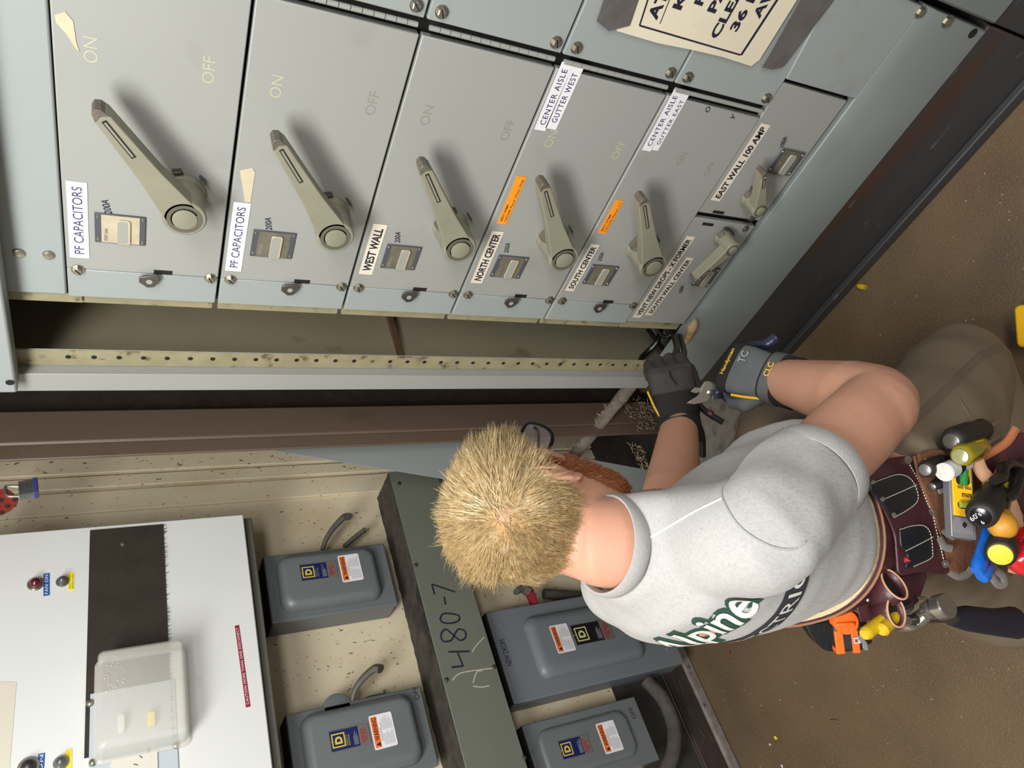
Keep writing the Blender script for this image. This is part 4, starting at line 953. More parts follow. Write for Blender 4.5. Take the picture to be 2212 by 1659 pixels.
def sleeve(bm, S, E, t1, r0, r1, ang=0):
    a = neck_b - up*.05 + (S-neck_b)*.35; d = (E-S).normalized(); c = S.lerp(E, t1)
    P = spline([a, S - up*.012 - d*.0, S.lerp(E, t1*.55), c], 5); Rr = lerps([r0*.98, r0*.93, (r0*.93+r1)/2, r1], 5)
    P += [c + d*.002, c - d*.012, c - d*.035]; Rr += [r1*.985, r1*.90, r1*.80]
    tube(bm, P, Rr, 26, flat=.94)
    return c, d
cR, dR = sleeve(bm, S_R, elb_R, .46, .072, .0635); cL, dL = sleeve(bm, S_L, elb_L, .30, .060, .058)
sh_me = fuse(bm, .0048, 16)
folds(sh_me, .0035, 26, 5)
shirt = link_mesh('t_shirt', sh_me, SHIRT, person, smooth=70)
sco = coords(sh_me) + np.array(ORG[person.name]); sbvh = BVHTree.FromPolygons([Vector(c) for c in sco], [tuple(p.vertices) for p in sh_me.polygons])
def torus(c, nrm, U, ru, rv, r, m, name, parent, flat=.5, n=40, wob=0):
    nrm = nrm.normalized(); U = (U - nrm*U.dot(nrm)).normalized(); V = nrm.cross(U); bm = NB()
    P = [c + U*(ru*math.cos(a)) + V*(rv*math.sin(a)) + nrm*(wob*math.sin(2*a)) for a in [2*math.pi*i/n for i in range(n)]]
    rings = []
    for i, p in enumerate(P):
        out = (p-c).normalized(); rings.append([p + out*(r*flat*math.cos(t)) + nrm*(r*math.sin(t)) for t in [2*math.pi*k/10 for k in range(10)]])
    rings.append(rings[0]); vs_ = [[bm.verts.new(q) for q in rr] for rr in rings[:-1]]; vs_.append(vs_[0])
    for a, b in zip(vs_, vs_[1:]):
        for k in range(10): bm.faces.new((a[k], a[(k+1) % 10], b[(k+1) % 10], b[k]))
    return obj(name, bm, m, parent, smooth=60)
torus(neck_b + up*.018 + fw*.006, (up + fw*.22).normalized(), sl, .064, .061, .012, RIB, 'collar', shirt, .35)
torus(cR - dR*.012, dR, frame_of(dR)[0], .0650, .0612, .013, RIB, 'sleeve_hem', shirt, .22)
torus(cL - dL*.012, dL, frame_of(dL)[0], .0590, .0555, .013, RIB, 'sleeve_hem', shirt, .22)
# printed back emblem, laid on the back of the shirt
GREEN = mat('dark green print', srgb(36, 74, 58), .8, var=.2, vscale=200); PRW = mat('white print', srgb(216, 216, 212), .8); PRD = mat('faded charcoal print', srgb(52, 54, 62), .85, var=.4, vscale=300)
def on_back(me, off, cen, width, height, rot=0.0):
    bm = bmesh.new(); bm.from_mesh(me); 
    bmesh.ops.triangulate(bm, faces=bm.faces)
    for _ in range(3):
        es = [e for e in bm.edges if e.calc_length() > .005]
        if es: bmesh.ops.subdivide_edges(bm, edges=es, cuts=1, use_grid_fill=False); bmesh.ops.triangulate(bm, faces=[f for f in bm.faces if len(f.verts) > 3])
    c, k = math.cos(rot), math.sin(rot)
    for v in bm.verts:
        x, y = v.co.x - width/2, v.co.y - height/2; x, y = x*c - y*k, x*k + y*c
        o = cen - sl*x + up*y - fw*.5; h = sbvh.ray_cast(o, fw)
        v.co = (h[0] - fw*off) if h[0] is not None else o + fw*.4
    m2 = bpy.data.meshes.new('print'); bm.to_mesh(m2); bm.free(); return m2
pc = waist + (neck_b - waist)*.70 - sl*.024
def pr(body, w, h, m, off, dx, dy, bold, shear, rot=R(8), name='print_lettering'):
    me = text_mesh(body, w, h, bold=bold, shear=shear, res=4); me = on_back(me, off, pc - sl*dx + up*dy, w, h, rot)
    return link_mesh(name, me, m, shirt, smooth=0)
pr('Alpine', .216, .082, GREEN, .0014, 0, .01, .085, .35, name='print_outline'); pr('Alpine', .200, .070, PRW, .0024, 0, .01, .015, .35)
bmx = NB(); grid_fill(bmx, lambda a, b: V3((.20*a, .018 + (b*2-1)*.018*math.sqrt(max(.02, 1-abs(2*a-1)**8)), 0)), 60, 8); mm = bpy.data.meshes.new('b'); bmx.to_mesh(mm); bmx.free()
link_mesh('print_banner', on_back(mm, .0014, pc - sl*.05 - up*.055, .20, .036, R(8)), PRD, shirt, smooth=0)
pr('ELECTRIC', .17, .022, PRW, .0024, .05, -.055, .0, 0)

def sstitch(px, r, name, m=RIB):
    bm = NB(); P = spline([V3((x, y, 0)) for x, y in px], 14); pts = []
    for q in P:
        h = sbvh.ray_cast(CAM, ray(q.x, q.y).normalized())
        if h[0] is not None: pts.append(h[0])
    z = sorted((p-CAM).dot(FW) for p in pts)[len(pts)//2] if pts else 0; pts = [p for p in pts if abs((p-CAM).dot(FW)-z) < .09]
    if len(pts) > 2: tube(bm, pts, r, 6)
    return obj(name, bm, m, shirt)
sstitch([(1574, 1034), (1560, 1058), (1564, 1085), (1600, 1140), (1660, 1178), (1712, 1186), (1740, 1170)], .0016, 'armhole_seam')
sstitch([(1396, 1165), (1440, 1140), (1500, 1105), (1562, 1075)], .0014, 'shoulder_seam', PRW)
# trousers -------------------------------------------------------
bm = NB(); L_ = neck_b - waist
trunk(bm, 0, [(-.56, .145, .120, 0), (-.45, .162, .132, 0), (-.25, .166, .132, 0), (-.03, .156, .116, 0)], .86)
for H_, K, Fo in ((hipR, kneeR, footR), (hipL, kneeL, footL)):
    seg(bm, [H_ + V3((0, 0, .05)), H_.lerp(K, .35), H_.lerp(K, .8), K + (K-H_).normalized()*.012], [.108, .106, .092, .074], 24)
    seg(bm, [K + V3((0, 0, .008)), K.lerp(Fo, .3), K.lerp(Fo, .7), Fo + V3((.0, 0, .02))], [.082, .082, .074, .062], 22)
seg(bm, [waist - up*.19 - sl*.05 - fw*.02, on(2120, 1275, 2, .22), on(2260, 1305, 2, .12)], [.10, .085, .07], 22)
pm = fuse(bm, .006, 7); folds(pm, .006, 17, 11)
co = coords(pm); co[:, 2] = np.maximum(co[:, 2], .004); put(pm, co)
pants = link_mesh('trousers', pm, PANTS, person, smooth=70)
pco = coords(pm) + np.array(ORG[person.name]); pbvh = BVHTree.FromPolygons([Vector(c) for c in pco], [tuple(p.vertices) for p in pm.polygons])
def stitch(bvh_, px, r, m, name, parent, dash=0):            # thread laid on a garment along a line
    bm = NB(); P = spline([V3((x, y, 0)) for x, y in px], 12); pts = []
    for q in P:
        h = bvh_.ray_cast(CAM, ray(q.x, q.y).normalized())
        if h[0] is not None: pts.append(h[0] + h[1]*r*.4)
    if len(pts) > 2: tube(bm, pts, r, 5)
    return obj(name, bm, m, parent)
stitch(pbvh, [(1835, 1010), (1930, 940), (2030, 850), (2110, 770), (2160, 745)], .0022, SEAM, 'side_seam', pants)
stitch(pbvh, [(1843, 1018), (1938, 948), (2038, 858), (2118, 778), (2165, 756)], .0018, SEAM, 'side_seam', pants)
stitch(pbvh, [(2070, 860), (2105, 920), (2125, 975)], .0018, SEAM, 'pocket_seam', pants)
BOOT = mat('brown work boot', srgb(70, 52, 38), .6, var=.2, vscale=20)
for Fo, dx in ((footR, (-1, -.1, 0)), (footL, (-.4, .1, 0))):
    d = V3(dx).normalized(); bm = NB(); loft(bm, [ring(Fo + d*a + V3((0, 0, z)), frame_of(d)[0], V3((0, 0, 1)), w, h, 16, .8) for a, z, w, h in ((-.08, -.03, .03, .03), (-.06, -.035, .042, .052), (.03, -.035, .046, .052), (.11, -.045, .046, .04), (.17, -.055, .036, .03))])
    obj('boot', bm, BOOT, person)

# gloves ---------------------------------------------------------
GLV = mat('grey synthetic glove back', srgb(92, 96, 98), .75, var=.15, vscale=30, bump=.35, bscale=420)
GLB = mat('black glove fabric', srgb(28, 27, 27), .8, var=.3, vscale=60, bump=.4, bscale=300)
GLP = mat('worn dark palm leather', srgb(62, 58, 56), .7, var=.3, vscale=26, bump=.4, bscale=200)
GYEL = mat('yellow glove piping', srgb(226, 180, 40), .6)
def hand(name, o, d, s, m, curl, spread=1.0, thumb=None, voxel=.0028, sc=1.0):
    """palm and five curled fingers: o wrist, d towards the knuckles, s towards the thumb"""
    d = d.normalized(); s = (s - d*s.dot(d)).normalized(); b = d.cross(s)
    if b.dot(CAM - o) < 0: b = -b                            # back of the hand side
    P = lambda a, t, n: o + (d*a + s*t + b*n)*sc
    bm = NB()
    loft(bm, [ring(P(a, t, n), s, b, w*sc, h*sc, 20, .8) for a, t, n, w, h in ((-.035, 0, 0, .034, .026), (-.01, 0, 0, .034, .025), (.02, .0, .001, .040, .024), (.055, .0, .002, .045, .021), (.085, .0, .002, .046, .018), (.098, 0, -.001, .043, .012))])
    kn = []
    for t, ln, r in ((.034, .92, .0108), (.0115, 1.0, .0112), (-.0115, .95, .0108), (-.033, .78, .0098)):
        p = P(.088, t, .002); c = 0.0; pts = [P(.06, t*.9, 0), p]; k = P(.088, t, .006); kn.append(k)
        for L__, cu in zip((.044, .028, .024), curl):
            c += cu; dir_ = d*math.cos(c) - b*math.sin(c); pts.append(pts[-1] + dir_*(L__*ln*sc))
        P2 = [pts[0]] + [q for a, q in zip(pts, pts[1:]) for q in (a.lerp(q, .5), q)]
        rr = [r*1.1, r*1.1, r*1.12, r*.98, r*1.06, r*.95, r*1.0, r*.92, r*.72]
        tube(bm, P2, [x*sc for x in rr], 14)
    th = thumb or [(.018, .030, -.006), (.045, .052, -.018), (.078, .052, -.032), (.100, .040, -.042)]
    tube(bm, [P(*q) for q in th], [.016*sc, .0145*sc, .0125*sc, .0085*sc], 14)
    me = fuse(bm, voxel, 3); g = link_mesh(name, me, m, person, smooth=70)
    return g, P, b, d, s, kn
# right hand closed on the cutter handle
oR = wr_R + (W(1590, 795, 1.27) - wr_R)*.12; dR_ = W(1592, 797, 1.29) - wr_R; sR = W(1576, 850, 1.27) - W(1614, 748, 1.285)
gR, PR, bR, dR2, sR2, kR = hand('right_glove', oR, dR_, sR, GLV, (R(48), R(72), R(45)), sc=1.02)
def band(P, a0, a1, w, h, m, name, parent, b_, s_, n=28, off=0., lat=0):
    bm = NB(); loft(bm, [ring(P(a, lat, off), s_, b_, w, h, n, .8) for a in (a0, a0+(a1-a0)*.5, a1)], cap=True); return obj(name, bm, m, parent, smooth=60)
band(PR, -.040, .012, .0440, .0350, GLB, 'wrist_cuff', gR, bR, sR2)
band(PR, -.012, .008, .0455, .0365, mat('grey wrist strap', srgb(84, 84, 84), .7), 'wrist_strap', gR, bR, sR2)
band(PR, .076, .094, .0485, .0205, GLB, 'knuckle_band', gR, bR, sR2, off=.003)
bm = NB(); tube(bm, spline([PR(.0, .040, .006), PR(.03, .046, .008), PR(.062, .049, .006)], 5), .0024, 8); obj('yellow_piping', bm, GYEL, gR)
def hand_text(P, d_, s_, b_, body, a, t, n, w, h, m, parent, along='s', bold=.02):
    U = (-s_ if along == 's' else d_); Vv = d_ if along == 's' else s_
    f = Fr(P(a, t, n), U, Vv)
    if f.N.dot(b_) < 0: f = Fr(P(a, t, n), -U, Vv)
    me = text_mesh(body, w, h, bold=bold); me.transform(f.mat(-w/2, -h/2, 0)); l = link_mesh('lettering', me, m, parent, smooth=0); return l
hand_text(PR, dR2, sR2, bR, 'Handyman', .085, -.002, .0253, .050, .009, GYEL, gR)
hand_text(PR, dR2, sR2, bR, 'TC', .060, -.016, .0262, .022, .014, mat('pale grey print', srgb(150, 152, 154), .7), gR)
hand_text(PR, dR2, sR2, bR, 'CLC', -.002, -.002, .0372, .026, .011, GYEL, gR)
# left hand closed on the black cables
oL = wr_L + (W(1445, 800, 1.46) - wr_L)*.18; dL_ = W(1444, 790, 1.455) - wr_L; sL = W(1480, 820, 1.5) - W(1405, 826, 1.5)
gL, PL_, bL, dL2, sL2, kL = hand('left_glove', oL, dL_, sL, GLP, (R(55), R(78), R(50)), thumb=[(.02, .028, -.004), (.05, .046, -.012), (.085, .045, -.026), (.105, .030, -.036)], sc=1.04)
band(PL_, -.056, .0, .0420, .0385, GLB, 'wrist_cuff', gL, bL, sL2)
band(PL_, -.004, .046, .0445, .0272, GLB, 'hand_panel', gL, bL, sL2, off=.001)
bm = NB(); tube(bm, spline([PL_(.0, -.036, .014), PL_(.025, -.044, .012), PL_(.055, -.050, .006)], 5), .0022, 8); obj('yellow_piping', bm, GYEL, gL)
bm = NB(); tube(bm, spline([PL_(.058, .004, .022), PL_(.075, -.004, .0225), PL_(.086, -.004, .0205)], 4), [.003]*9, 8, flat=.3); obj('torn_hole', bm, BLACK, gL)

# cable cutter ---------------------------------------------------
CUT = mat('worn cutter steel', srgb(148, 142, 132), .35, metal=.7, var=.25, vscale=40)
GRIP = mat('blue black cutter grip', srgb(40, 42, 66), .3)
tj = 1.34
cc = thing('cable_cutter', 'steel cable cutter with hooked jaws and dark blue grips held in the right glove', 'cable cutter', W(1545, 842, tj))
def blade(px, t, th, m, name, parent, bevel=.001):
    bm = NB(); P = [W(x, y, t) for x, y in px]; prism(bm, P, [p + FW*th for p in P]); return obj(name, bm, m, parent, bevel=bevel)
blade([(1483, 871), (1500, 874), (1528, 868), (1541, 850), (1547, 832), (1531, 823), (1526, 823), (1514, 846), (1506, 856), (1496, 862)], tj, .007, CUT, 'jaw', cc)
blade([(1492, 846), (1502, 836), (1513, 838), (1522, 824), (1534, 823), (1547, 829), (1546, 836), (1536, 846), (1524, 852), (1514, 847), (1503, 850)], tj+.004, .007, CUT, 'jaw', cc)
blade([(1536, 862), (1543, 843), (1556, 839), (1580, 842), (1590, 850), (1560, 852), (1545, 864)], tj+.001, .009, CUT, 'shank', cc)
bm = NB(); lathe(bm, W(1533, 848, tj-.002), -FW, [(0, .006), (.002, .0055), (.003, .003)], 16); obj('pivot', bm, STEEL, cc)
g0 = W(1572, 846, tj-.02); cU = PR(.108, .02, -.030)
bm = NB(); tube(bm, spline([W(1565, 846, tj), PR(.112, .045, -.026), PR(.112, 0, -.030), PR(.105, -.045, -.026), W(1655, 744, 1.29), W(1676, 730, 1.285)], 6), [.006]*4 + [.0095]*20 + [.0105]*7, 12); obj('handle', bm, GRIP, cc)
bm = NB(); tube(bm, spline([W(1560, 848, tj+.01), PR(.085, .045, -.045), PR(.075, 0, -.05), PR(.07, -.045, -.048)], 6), .009, 12); obj('handle', bm, GRIP, cc)

# black cables ---------------------------------------------------
CBL = mat('black cable jacket', srgb(24, 24, 24), .35, var=.3, vscale=60)
def cable(label, pts, r, m=CBL, group='black cables pulled out of the gutter'):
    return pipe('cable', label, pts, r, m, 'cable', 10, 7, 0, group)
fist = PL_(.088, .03, -.03); fist2 = PL_(.095, .01, -.032)
c1 = cable('black cable from the left glove to a red-taped end above the floor', [on(1462, 705, 0, 1.02), W(1478, 760, 1.56), fist, W(1492, 850, 1.47), W(1520, 885, 1.45), W(1561, 912, 1.43)], .0062)
c2 = cable('black cable from the left glove bending down along the bare forearm', [on(1447, 700, 0, 1.04), W(1462, 752, 1.58), fist2, W(1483, 850, 1.49), W(1503, 905, 1.47), W(1516, 940, 1.47), W(1518, 985, 1.49)], .0068)
pipe('tape_wrap', 'dark red tape wrapped near the end of a cut black cable', [W(1531, 891, 1.4445), W(1538, 896, 1.442)], .0074, mat('dark red tape', srgb(92, 40, 36), .5), 'tape')
cable('black cable crossing the gutter floor behind the left glove', [on(1400, 712, 0, 1.02), on(1425, 745, 0, 1.0), on(1445, 770, 0, 1.0), on(1470, 775, 0, 1.03)], .006)
cable('black cable dropping beside the sill at the gutter floor', [on(1430, 700, 0, 1.05), on(1418, 740, 0, 1.0), on(1385, 775, 0, 1.0), on(1400, 790, 0, 1.02)], .007)
cable('short black cable with a bright scrape in the gutter', [on(1410, 700, 0, 1.03), on(1438, 728, 0, 1.0), on(1470, 705, 0, 1.0)], .005)
tag(obj('sealant', (lambda b: tube(b, spline([on(1503, 690, 0, XS-.0), on(1492, 715, 0, XS-.004), on(1478, 748, 0, XS+.004)], 6), [.004, .006, .008, .010, .011, .011, .010, .009, .008, .008, .006, .004, .002], 10))(NB()), mat('stained beige sealant', srgb(186, 160, 116), .8, var=.4, vscale=50, bump=1.)), 'beige brown-stained sealant lump at the end of the sill', 'sealant')
# ------------------------------------------------------------------ tool belt and tools
LEA = mat('oxblood leather', srgb(72, 36, 42), .4, var=.25, vscale=14, c2=srgb(104, 66, 66), c2amt=.16, c2scale=22, sharp=.3, bump=.3, bscale=160)
LEB = mat('black leather', srgb(26, 27, 30), .45, var=.25, vscale=30, bump=.25, bscale=200)
TAN = mat('rough tan leather', srgb(126, 82, 56), .85, var=.35, vscale=22, c2=srgb(86, 52, 36), c2amt=.24, c2scale=14, bump=.6, bscale=160)
PTAN = mat('pale tan leather edge', srgb(196, 150, 116), .7, var=.15, vscale=50)
FLC = mat('cream fleece lining', srgb(206, 186, 148), .95, var=.12, vscale=120, bump=.8, bscale=240)
THR = mat('pale waxed thread', srgb(206, 200, 180), .7)
tb = thing('tool_belt', 'worn oxblood leather tool belt with black pockets buckled around the man\'s waist', 'tool belt', (waist.x, waist.y, waist.z-.12))
L_ = neck_b - waist
def wring(s, w, d, n=64):
    c = waist + L_*s; return [p - fw*(max(0, (p-c).dot(fw))*.22) for p in ring(c, sl, fw, w, d, n, .86)]
def strap(s0, s1, w, d, th, m, name):
    bm = NB(); a = wring(s0, w, d); b = wring(s1, w, d); c = wring(s1, w-th, d-th); e = wring(s0, w-th, d-th)
    vs_ = [[bm.verts.new(p) for p in r] for r in (a, b, c, e)]; n = 64
    for k in range(4):
        p, q = vs_[k], vs_[(k+1) % 4]
        for i in range(n): bm.faces.new((p[i], p[(i+1) % n], q[(i+1) % n], q[i]))
    return obj(name, bm, m, tb, smooth=50)
strap(-.24, -.10, .169, .143, .006, LEA, 'belt_strap')
strap(-.115, -.085, .160, .138, .006, FLC, 'fleece_lining')
strap(-.104, -.099, .170, .144, .003, mat('tan belt edge', srgb(140, 100, 74), .7), 'belt_edge')
def sheet(px, t, th, m, name, parent=None, bevel=.0015, tf=None):
    """flat leather piece: outline in the photo with a depth for each corner"""
    P = [W(q[0], q[1], q[2] if len(q) > 2 else (tf(q[0], q[1]) if tf else t)) for q in px]; c = sum(P, V3())/len(P); nrm = V3()
    for i in range(len(P)): nrm += (P[i]-c).cross(P[(i+1) % len(P)]-c)
    nrm.normalize()
    if nrm.dot(CAM-c) > 0: nrm = -nrm
    bm = NB(); prism(bm, P, [p + nrm*th for p in P]); return obj(name, bm, m, parent or tb, bevel=bevel)
tP = lambda x, y: .922 + (x-1900)*.00035 + (1240-y)*.00012   # slope of the pouch face
def smooth_px(pts, k=6): return [(p.x, p.y) for p in spline([V3((a, b, 0)) for a, b in pts], k)]
panel = sheet(smooth_px([(1868, 1042), (1905, 1000), (1955, 985), (1972, 1000), (1998, 1060), (2024, 1130), (2040, 1190), (2052, 1238)], 4) + smooth_px([(2040, 1242), (1990, 1236), (1946, 1242), (1938, 1200), (1932, 1150), (1905, 1090)], 4), 0, .004, LEA, 'pouch_flap', tf=tP)
def line_px(pts, r, m, name, parent, tf, lift=.001, dash=None):
    P = [W(p.x, p.y, tf(p.x, p.y)-lift) for p in spline([V3((a, b, 0)) for a, b in pts], 10)]; bm = NB()
    if not dash: tube(bm, P, r, 6); return obj(name, bm, m, parent)
    acc = 0; i = 0
    L = [0]
    for a, b in zip(P, P[1:]): L.append(L[-1] + (b-a).length)
    def at(l):
        for k in range(len(P)-1):
            if L[k+1] >= l: return P[k].lerp(P[k+1], (l-L[k])/max(L[k+1]-L[k], 1e-9))
        return P[-1]
    l = 0
    while l < L[-1]:
        tube(bm, [at(l), at(min(l+dash*.62, L[-1]))], r, 5); l += dash
    return obj(name, bm, m, parent)
for pk in ([(1880, 1045), (1908, 1034), (1942, 1025), (1968, 1034), (1983, 1060), (1984, 1082), (1964, 1100), (1931, 1118), (1912, 1095), (1900, 1075), (1884, 1062)],
           [(1944, 1144), (1972, 1136), (1999, 1136), (2013, 1152), (2018, 1190), (2014, 1206), (1975, 1224), (1958, 1226), (1962, 1200), (1948, 1180)]):
    p = sheet(smooth_px(pk + [pk[0]], 4)[:-1], 0, .004, LEB, 'pocket', panel, tf=lambda x, y: tP(x, y)-.005)
    k = pk[:8] if len(pk) == 11 and pk[0][0] < 1900 else pk[:7]
    line_px([((x-1935)*.96+1935 if x > 0 else x, y) for x, y in k], .00055, THR, 'stitching', p, lambda x, y: tP(x, y)-.0055, dash=.0042)
    mid = ([(1908, 1079), (1945, 1063), (1980, 1047)] if pk[0][0] < 1900 else [(1957, 1190), (1985, 1176), (2016, 1160)])
    line_px(mid, .0006, THR, 'stitching', p, lambda x, y: tP(x, y)-.0055, dash=.0042)
line_px([(1962, 998), (1985, 1040), (2003, 1085), (2013, 1105)], .0007, THR, 'stitching', panel, tP, dash=.0042)
line_px([(2015, 1110), (2024, 1150), (2034, 1190), (2041, 1220)], .0007, THR, 'stitching', panel, tP, dash=.0042)
for (x, y) in ((1961, 993), (2013, 1105), (2041, 1218)):
    bm = NB(); c = W(x, y, tP(x, y)-.001); lathe(bm, c, -FW, [(0, .0052), (.0012, .0052), (.0014, .0032), (.0006, .003), (.0006, .0001)], 20); obj('rivet', bm, mat('aged nickel rivet', srgb(130, 126, 118), .35, metal=.7), panel)
for (x, y) in ((1886, 1041), (1907, 1078), (1931, 1112)):
    bm = NB(); lathe(bm, W(x, y, tP(x, y)-.006), -FW, [(0, .0035), (.0015, .0025)], 12); obj('rivet', bm, MATS['aged nickel rivet'], panel)
# rough tan back panel of the tool pouch, with loops
tB = lambda x, y: .952 + (x-1970)*.00032 + (1240-y)*.00006
back = sheet(smooth_px([(1975, 985), (2020, 978), (2062, 992), (2105, 1000), (2150, 985), (2200, 930), (2215, 960), (2205, 1060), (2180, 1150), (2188, 1240), (2165, 1238), (2110, 1228), (2060, 1236), (2046, 1210), (2030, 1150), (2010, 1090), (1985, 1030)], 4), 0, .004, TAN, 'pouch_back', tf=tB)
def band_px(pts, w, t, th, m, name, parent=None):
    P = [W(x, y, (t(x, y) if callable(t) else t)) for x, y in pts]; bm = NB(); tube(bm, spline(P, 6), w, 10, flat=th/w, up=FW.cross((P[1]-P[0]).normalized())); return obj(name, bm, m, parent or tb)
band_px([(1985, 988), (2020, 978), (2060, 985), (2095, 1002)], .005, lambda x, y: tB(x, y)-.01, .003, TAN, 'pouch_rim')
band_px([(2095, 1004), (2140, 978), (2175, 955), (2195, 925)], .006, .985, .004, mat('orange tan edge', srgb(164, 98, 58), .8, var=.2, vscale=50), 'pouch_rim')
band_px([(2110, 995), (2122, 1020), (2148, 1046), (2168, 1066)], .0095, .965, .005, PTAN, 'folded_edge')
band_px([(2172, 1060), (2190, 1100), (2200, 1150), (2196, 1200), (2190, 1238)], .008, .97, .005, PTAN, 'folded_edge')
sheet(smooth_px([(2120, 1000), (2165, 960), (2215, 935), (2230, 1000), (2230, 1130), (2205, 1100), (2175, 1060), (2150, 1040)], 3), .995, .003, LEA, 'side_pocket')
for px, t in (([(2025, 1005), (2040, 1012), (2042, 1028), (2034, 1034)], .975), ([(2035, 1030), (2038, 1042), (2033, 1055), (2036, 1064)], .975), ([(2050, 1086), (2062, 1098), (2075, 1110)], .975), ([(2038, 1142), (2048, 1152), (2062, 1160)], .975), ([(2028, 1160), (2040, 1180), (2056, 1186)], .975), ([(2048, 1232), (2070, 1245), (2090, 1240), (2100, 1228)], .985), ([(2140, 1240), (2155, 1262), (2170, 1262), (2168, 1245), (2152, 1232)], .985)):
    band_px(px, .0055, t, .002, mat('grey leather strap', srgb(112, 106, 100), .7, var=.2, vscale=50), 'tool_loop')
# rear holsters of the belt
pL = sheet([(1880, 1290), (1905, 1240), (1945, 1245), (1998, 1232), (2004, 1246), (1985, 1300), (1950, 1330), (1918, 1335), (1860, 1345), (1850, 1310)], 1.0, .004, LEA, 'rear_panel')
for c, d_, r, nm in (((1932, 1262), (1893, 1296), .021, 'holster'), ((1936, 1322), (1895, 1318), .019, 'holster')):
    bm = NB(); a, b = W(*c, .945), W(*d_, .985); u, v = frame_of(b-a)
    loft(bm, [ring(a, u, v, r, r*.62, 22), ring(a.lerp(b, .5), u, v, r*.95, r*.7, 22), ring(b, u, v, r*.8, r*.6, 22)], cap=False)
    h = obj(nm, bm, LEA, tb); so = h.modifiers.new('thick', 'SOLIDIFY'); so.thickness = .003
    bm = NB(); RR = ring(a, u, v, r, r*.62, 28); tube(bm, RR + [RR[0]], .0014, 8); obj('holster_rim', bm, PTAN, h)
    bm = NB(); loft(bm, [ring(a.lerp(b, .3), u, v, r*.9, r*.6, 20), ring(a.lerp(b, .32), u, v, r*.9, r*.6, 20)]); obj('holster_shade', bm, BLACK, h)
bm = NB(); tube(bm, [W(1874, 1297, .985), W(1886, 1284, .98), W(1896, 1277, .98)], .0032, 8); obj('buckle', bm, STEEL, tb)
sheet(smooth_px([(1742, 1352), (1800, 1340), (1860, 1330), (1885, 1385), (1862, 1395), (1800, 1408), (1772, 1398), (1750, 1370)], 3), 1.085, .03, LEB, 'tape_holster')

# --- hand tools, each its own thing
def driver(name, label, cat, butt, neck, t0, t1, r0, m, capm=None, prof=None, shaft=True, lobes=0, cr=.7):
    a, b = W(butt[0], butt[1], t0), W(neck[0], neck[1], t1); d = (b-a).normalized(); L = (b-a).length
    t = thing(name, label, cat, b + d*.06)
    pr = prof or [(0, .55), (.03, .85), (.12, 1.0), (.55, .96), (.8, .8), (.93, .86), (1.0, .62)]
    u, v = frame_of(d); bm = NB(); rings = []
    for h, k in pr:
        pts = []
        for i in range(32):
            a_ = 2*math.pi*i/32; rr = r0*k*(1 + (.05*math.cos(lobes*a_) if lobes and .05 < h < .9 else 0)); pts.append(a + d*(h*L) + u*(rr*math.cos(a_)) + v*(rr*math.sin(a_)))
        rings.append(pts)
    loft(bm, rings); obj('handle', bm, m, t, smooth=50)
    if capm is not None:
        bm = NB(); lathe(bm, a + d*.0005, -d, [(0, r0*cr), (.0016, r0*cr*.96), (.0024, r0*cr*.6), (.0025, .0001)], 28); obj('end_cap', bm, capm, t)
    if shaft:
        bm = NB(); tube(bm, [b - d*.005, b + d*.07], .0035, 10); obj('shaft', bm, STEEL, t)
    return t, a, d, u, v
YGEL = mat('clear yellow handle', srgb(150, 138, 24), .15, var=.15, vscale=40, coat=.5)
BLKR = mat('black rubber grip', srgb(38, 36, 35), .55, var=.2, vscale=60)
dr1, *_ = driver('screwdriver', 'screwdriver with a clear yellow fluted handle leaning out of the pouch', 'screwdriver', (2074, 986), (2122, 962), .93, .985, .0145, YGEL, mat('pale clear butt', srgb(140, 140, 96), .2, coat=.5), lobes=6)
t_, a_, d_, u_, v_ = driver('screwdriver', 'stout black multi-bit screwdriver marked 60s on its round butt', 'screwdriver', (2118, 1116), (2150, 1060), .895, .955, .0185, BLKR, mat('glossy black cap', srgb(14, 14, 16), .15), [(0, .70), (.03, .90), (.10, 1.0), (.75, 1.0), (.86, .82), (1.0, .8)], lobes=0, cr=.66)
bm = NB(); lathe(bm, W(2149, 1061, .9545), W(2158, 1046, .965)-W(2149, 1061, .9545), [(0, .0165), (.012, .0165), (.014, .010)], 24); obj('yellow_collar', bm, YGEL, t_)
fB = Fr(a_ - d_*.0024, V3((0, -1, 0)) - d_*V3((0, -1, 0)).dot(d_), V3((0, 0, 1)) - d_*d_.z)
fB = Fr(a_ - d_*.0030, fB.U, (-d_).cross(fB.U))
write('lettering', fB, -.0105, .001, 0, "60's", WTXT, t_, w=.015, h=.006); write('lettering', fB, -.004, -.0085, 0, '6', WTXT, t_, w=.003, h=.005)
driver('nut_driver', 'nut driver with a yellow butt and black grip in front of the blue pliers', 'nut driver', (2161, 1198), (2168, 1160), .885, .925, .0175, BLKR, mat('yellow plastic butt', srgb(214, 194, 44), .45), [(0, .80), (.05, .98), (.3, 1.02), (.7, .9), (.9, .6), (1, .5)], cr=.78)
driver('awl', 'awl with a ball-shaped scuffed orange handle beside the black screwdriver', 'awl', (2163, 1148), (2172, 1112), .888, .925, .0165, mat('scuffed orange handle', srgb(214, 150, 50), .45, var=.25, vscale=60, c2=srgb(160, 100, 40), c2amt=.1, c2scale=90), None, [(0, .35), (.08, .75), (.25, 1.0), (.45, .98), (.65, .7), (.78, .5), (.9, .55), (1, .5)])
driver('screwdriver', 'dark grey screwdriver standing nearest the trouser leg, pale domed butt', 'screwdriver', (2055, 953), (2125, 925), .955, 1.03, .0175, BLKR, mat('grey domed butt', srgb(74, 70, 64), .25), None, cr=.6)
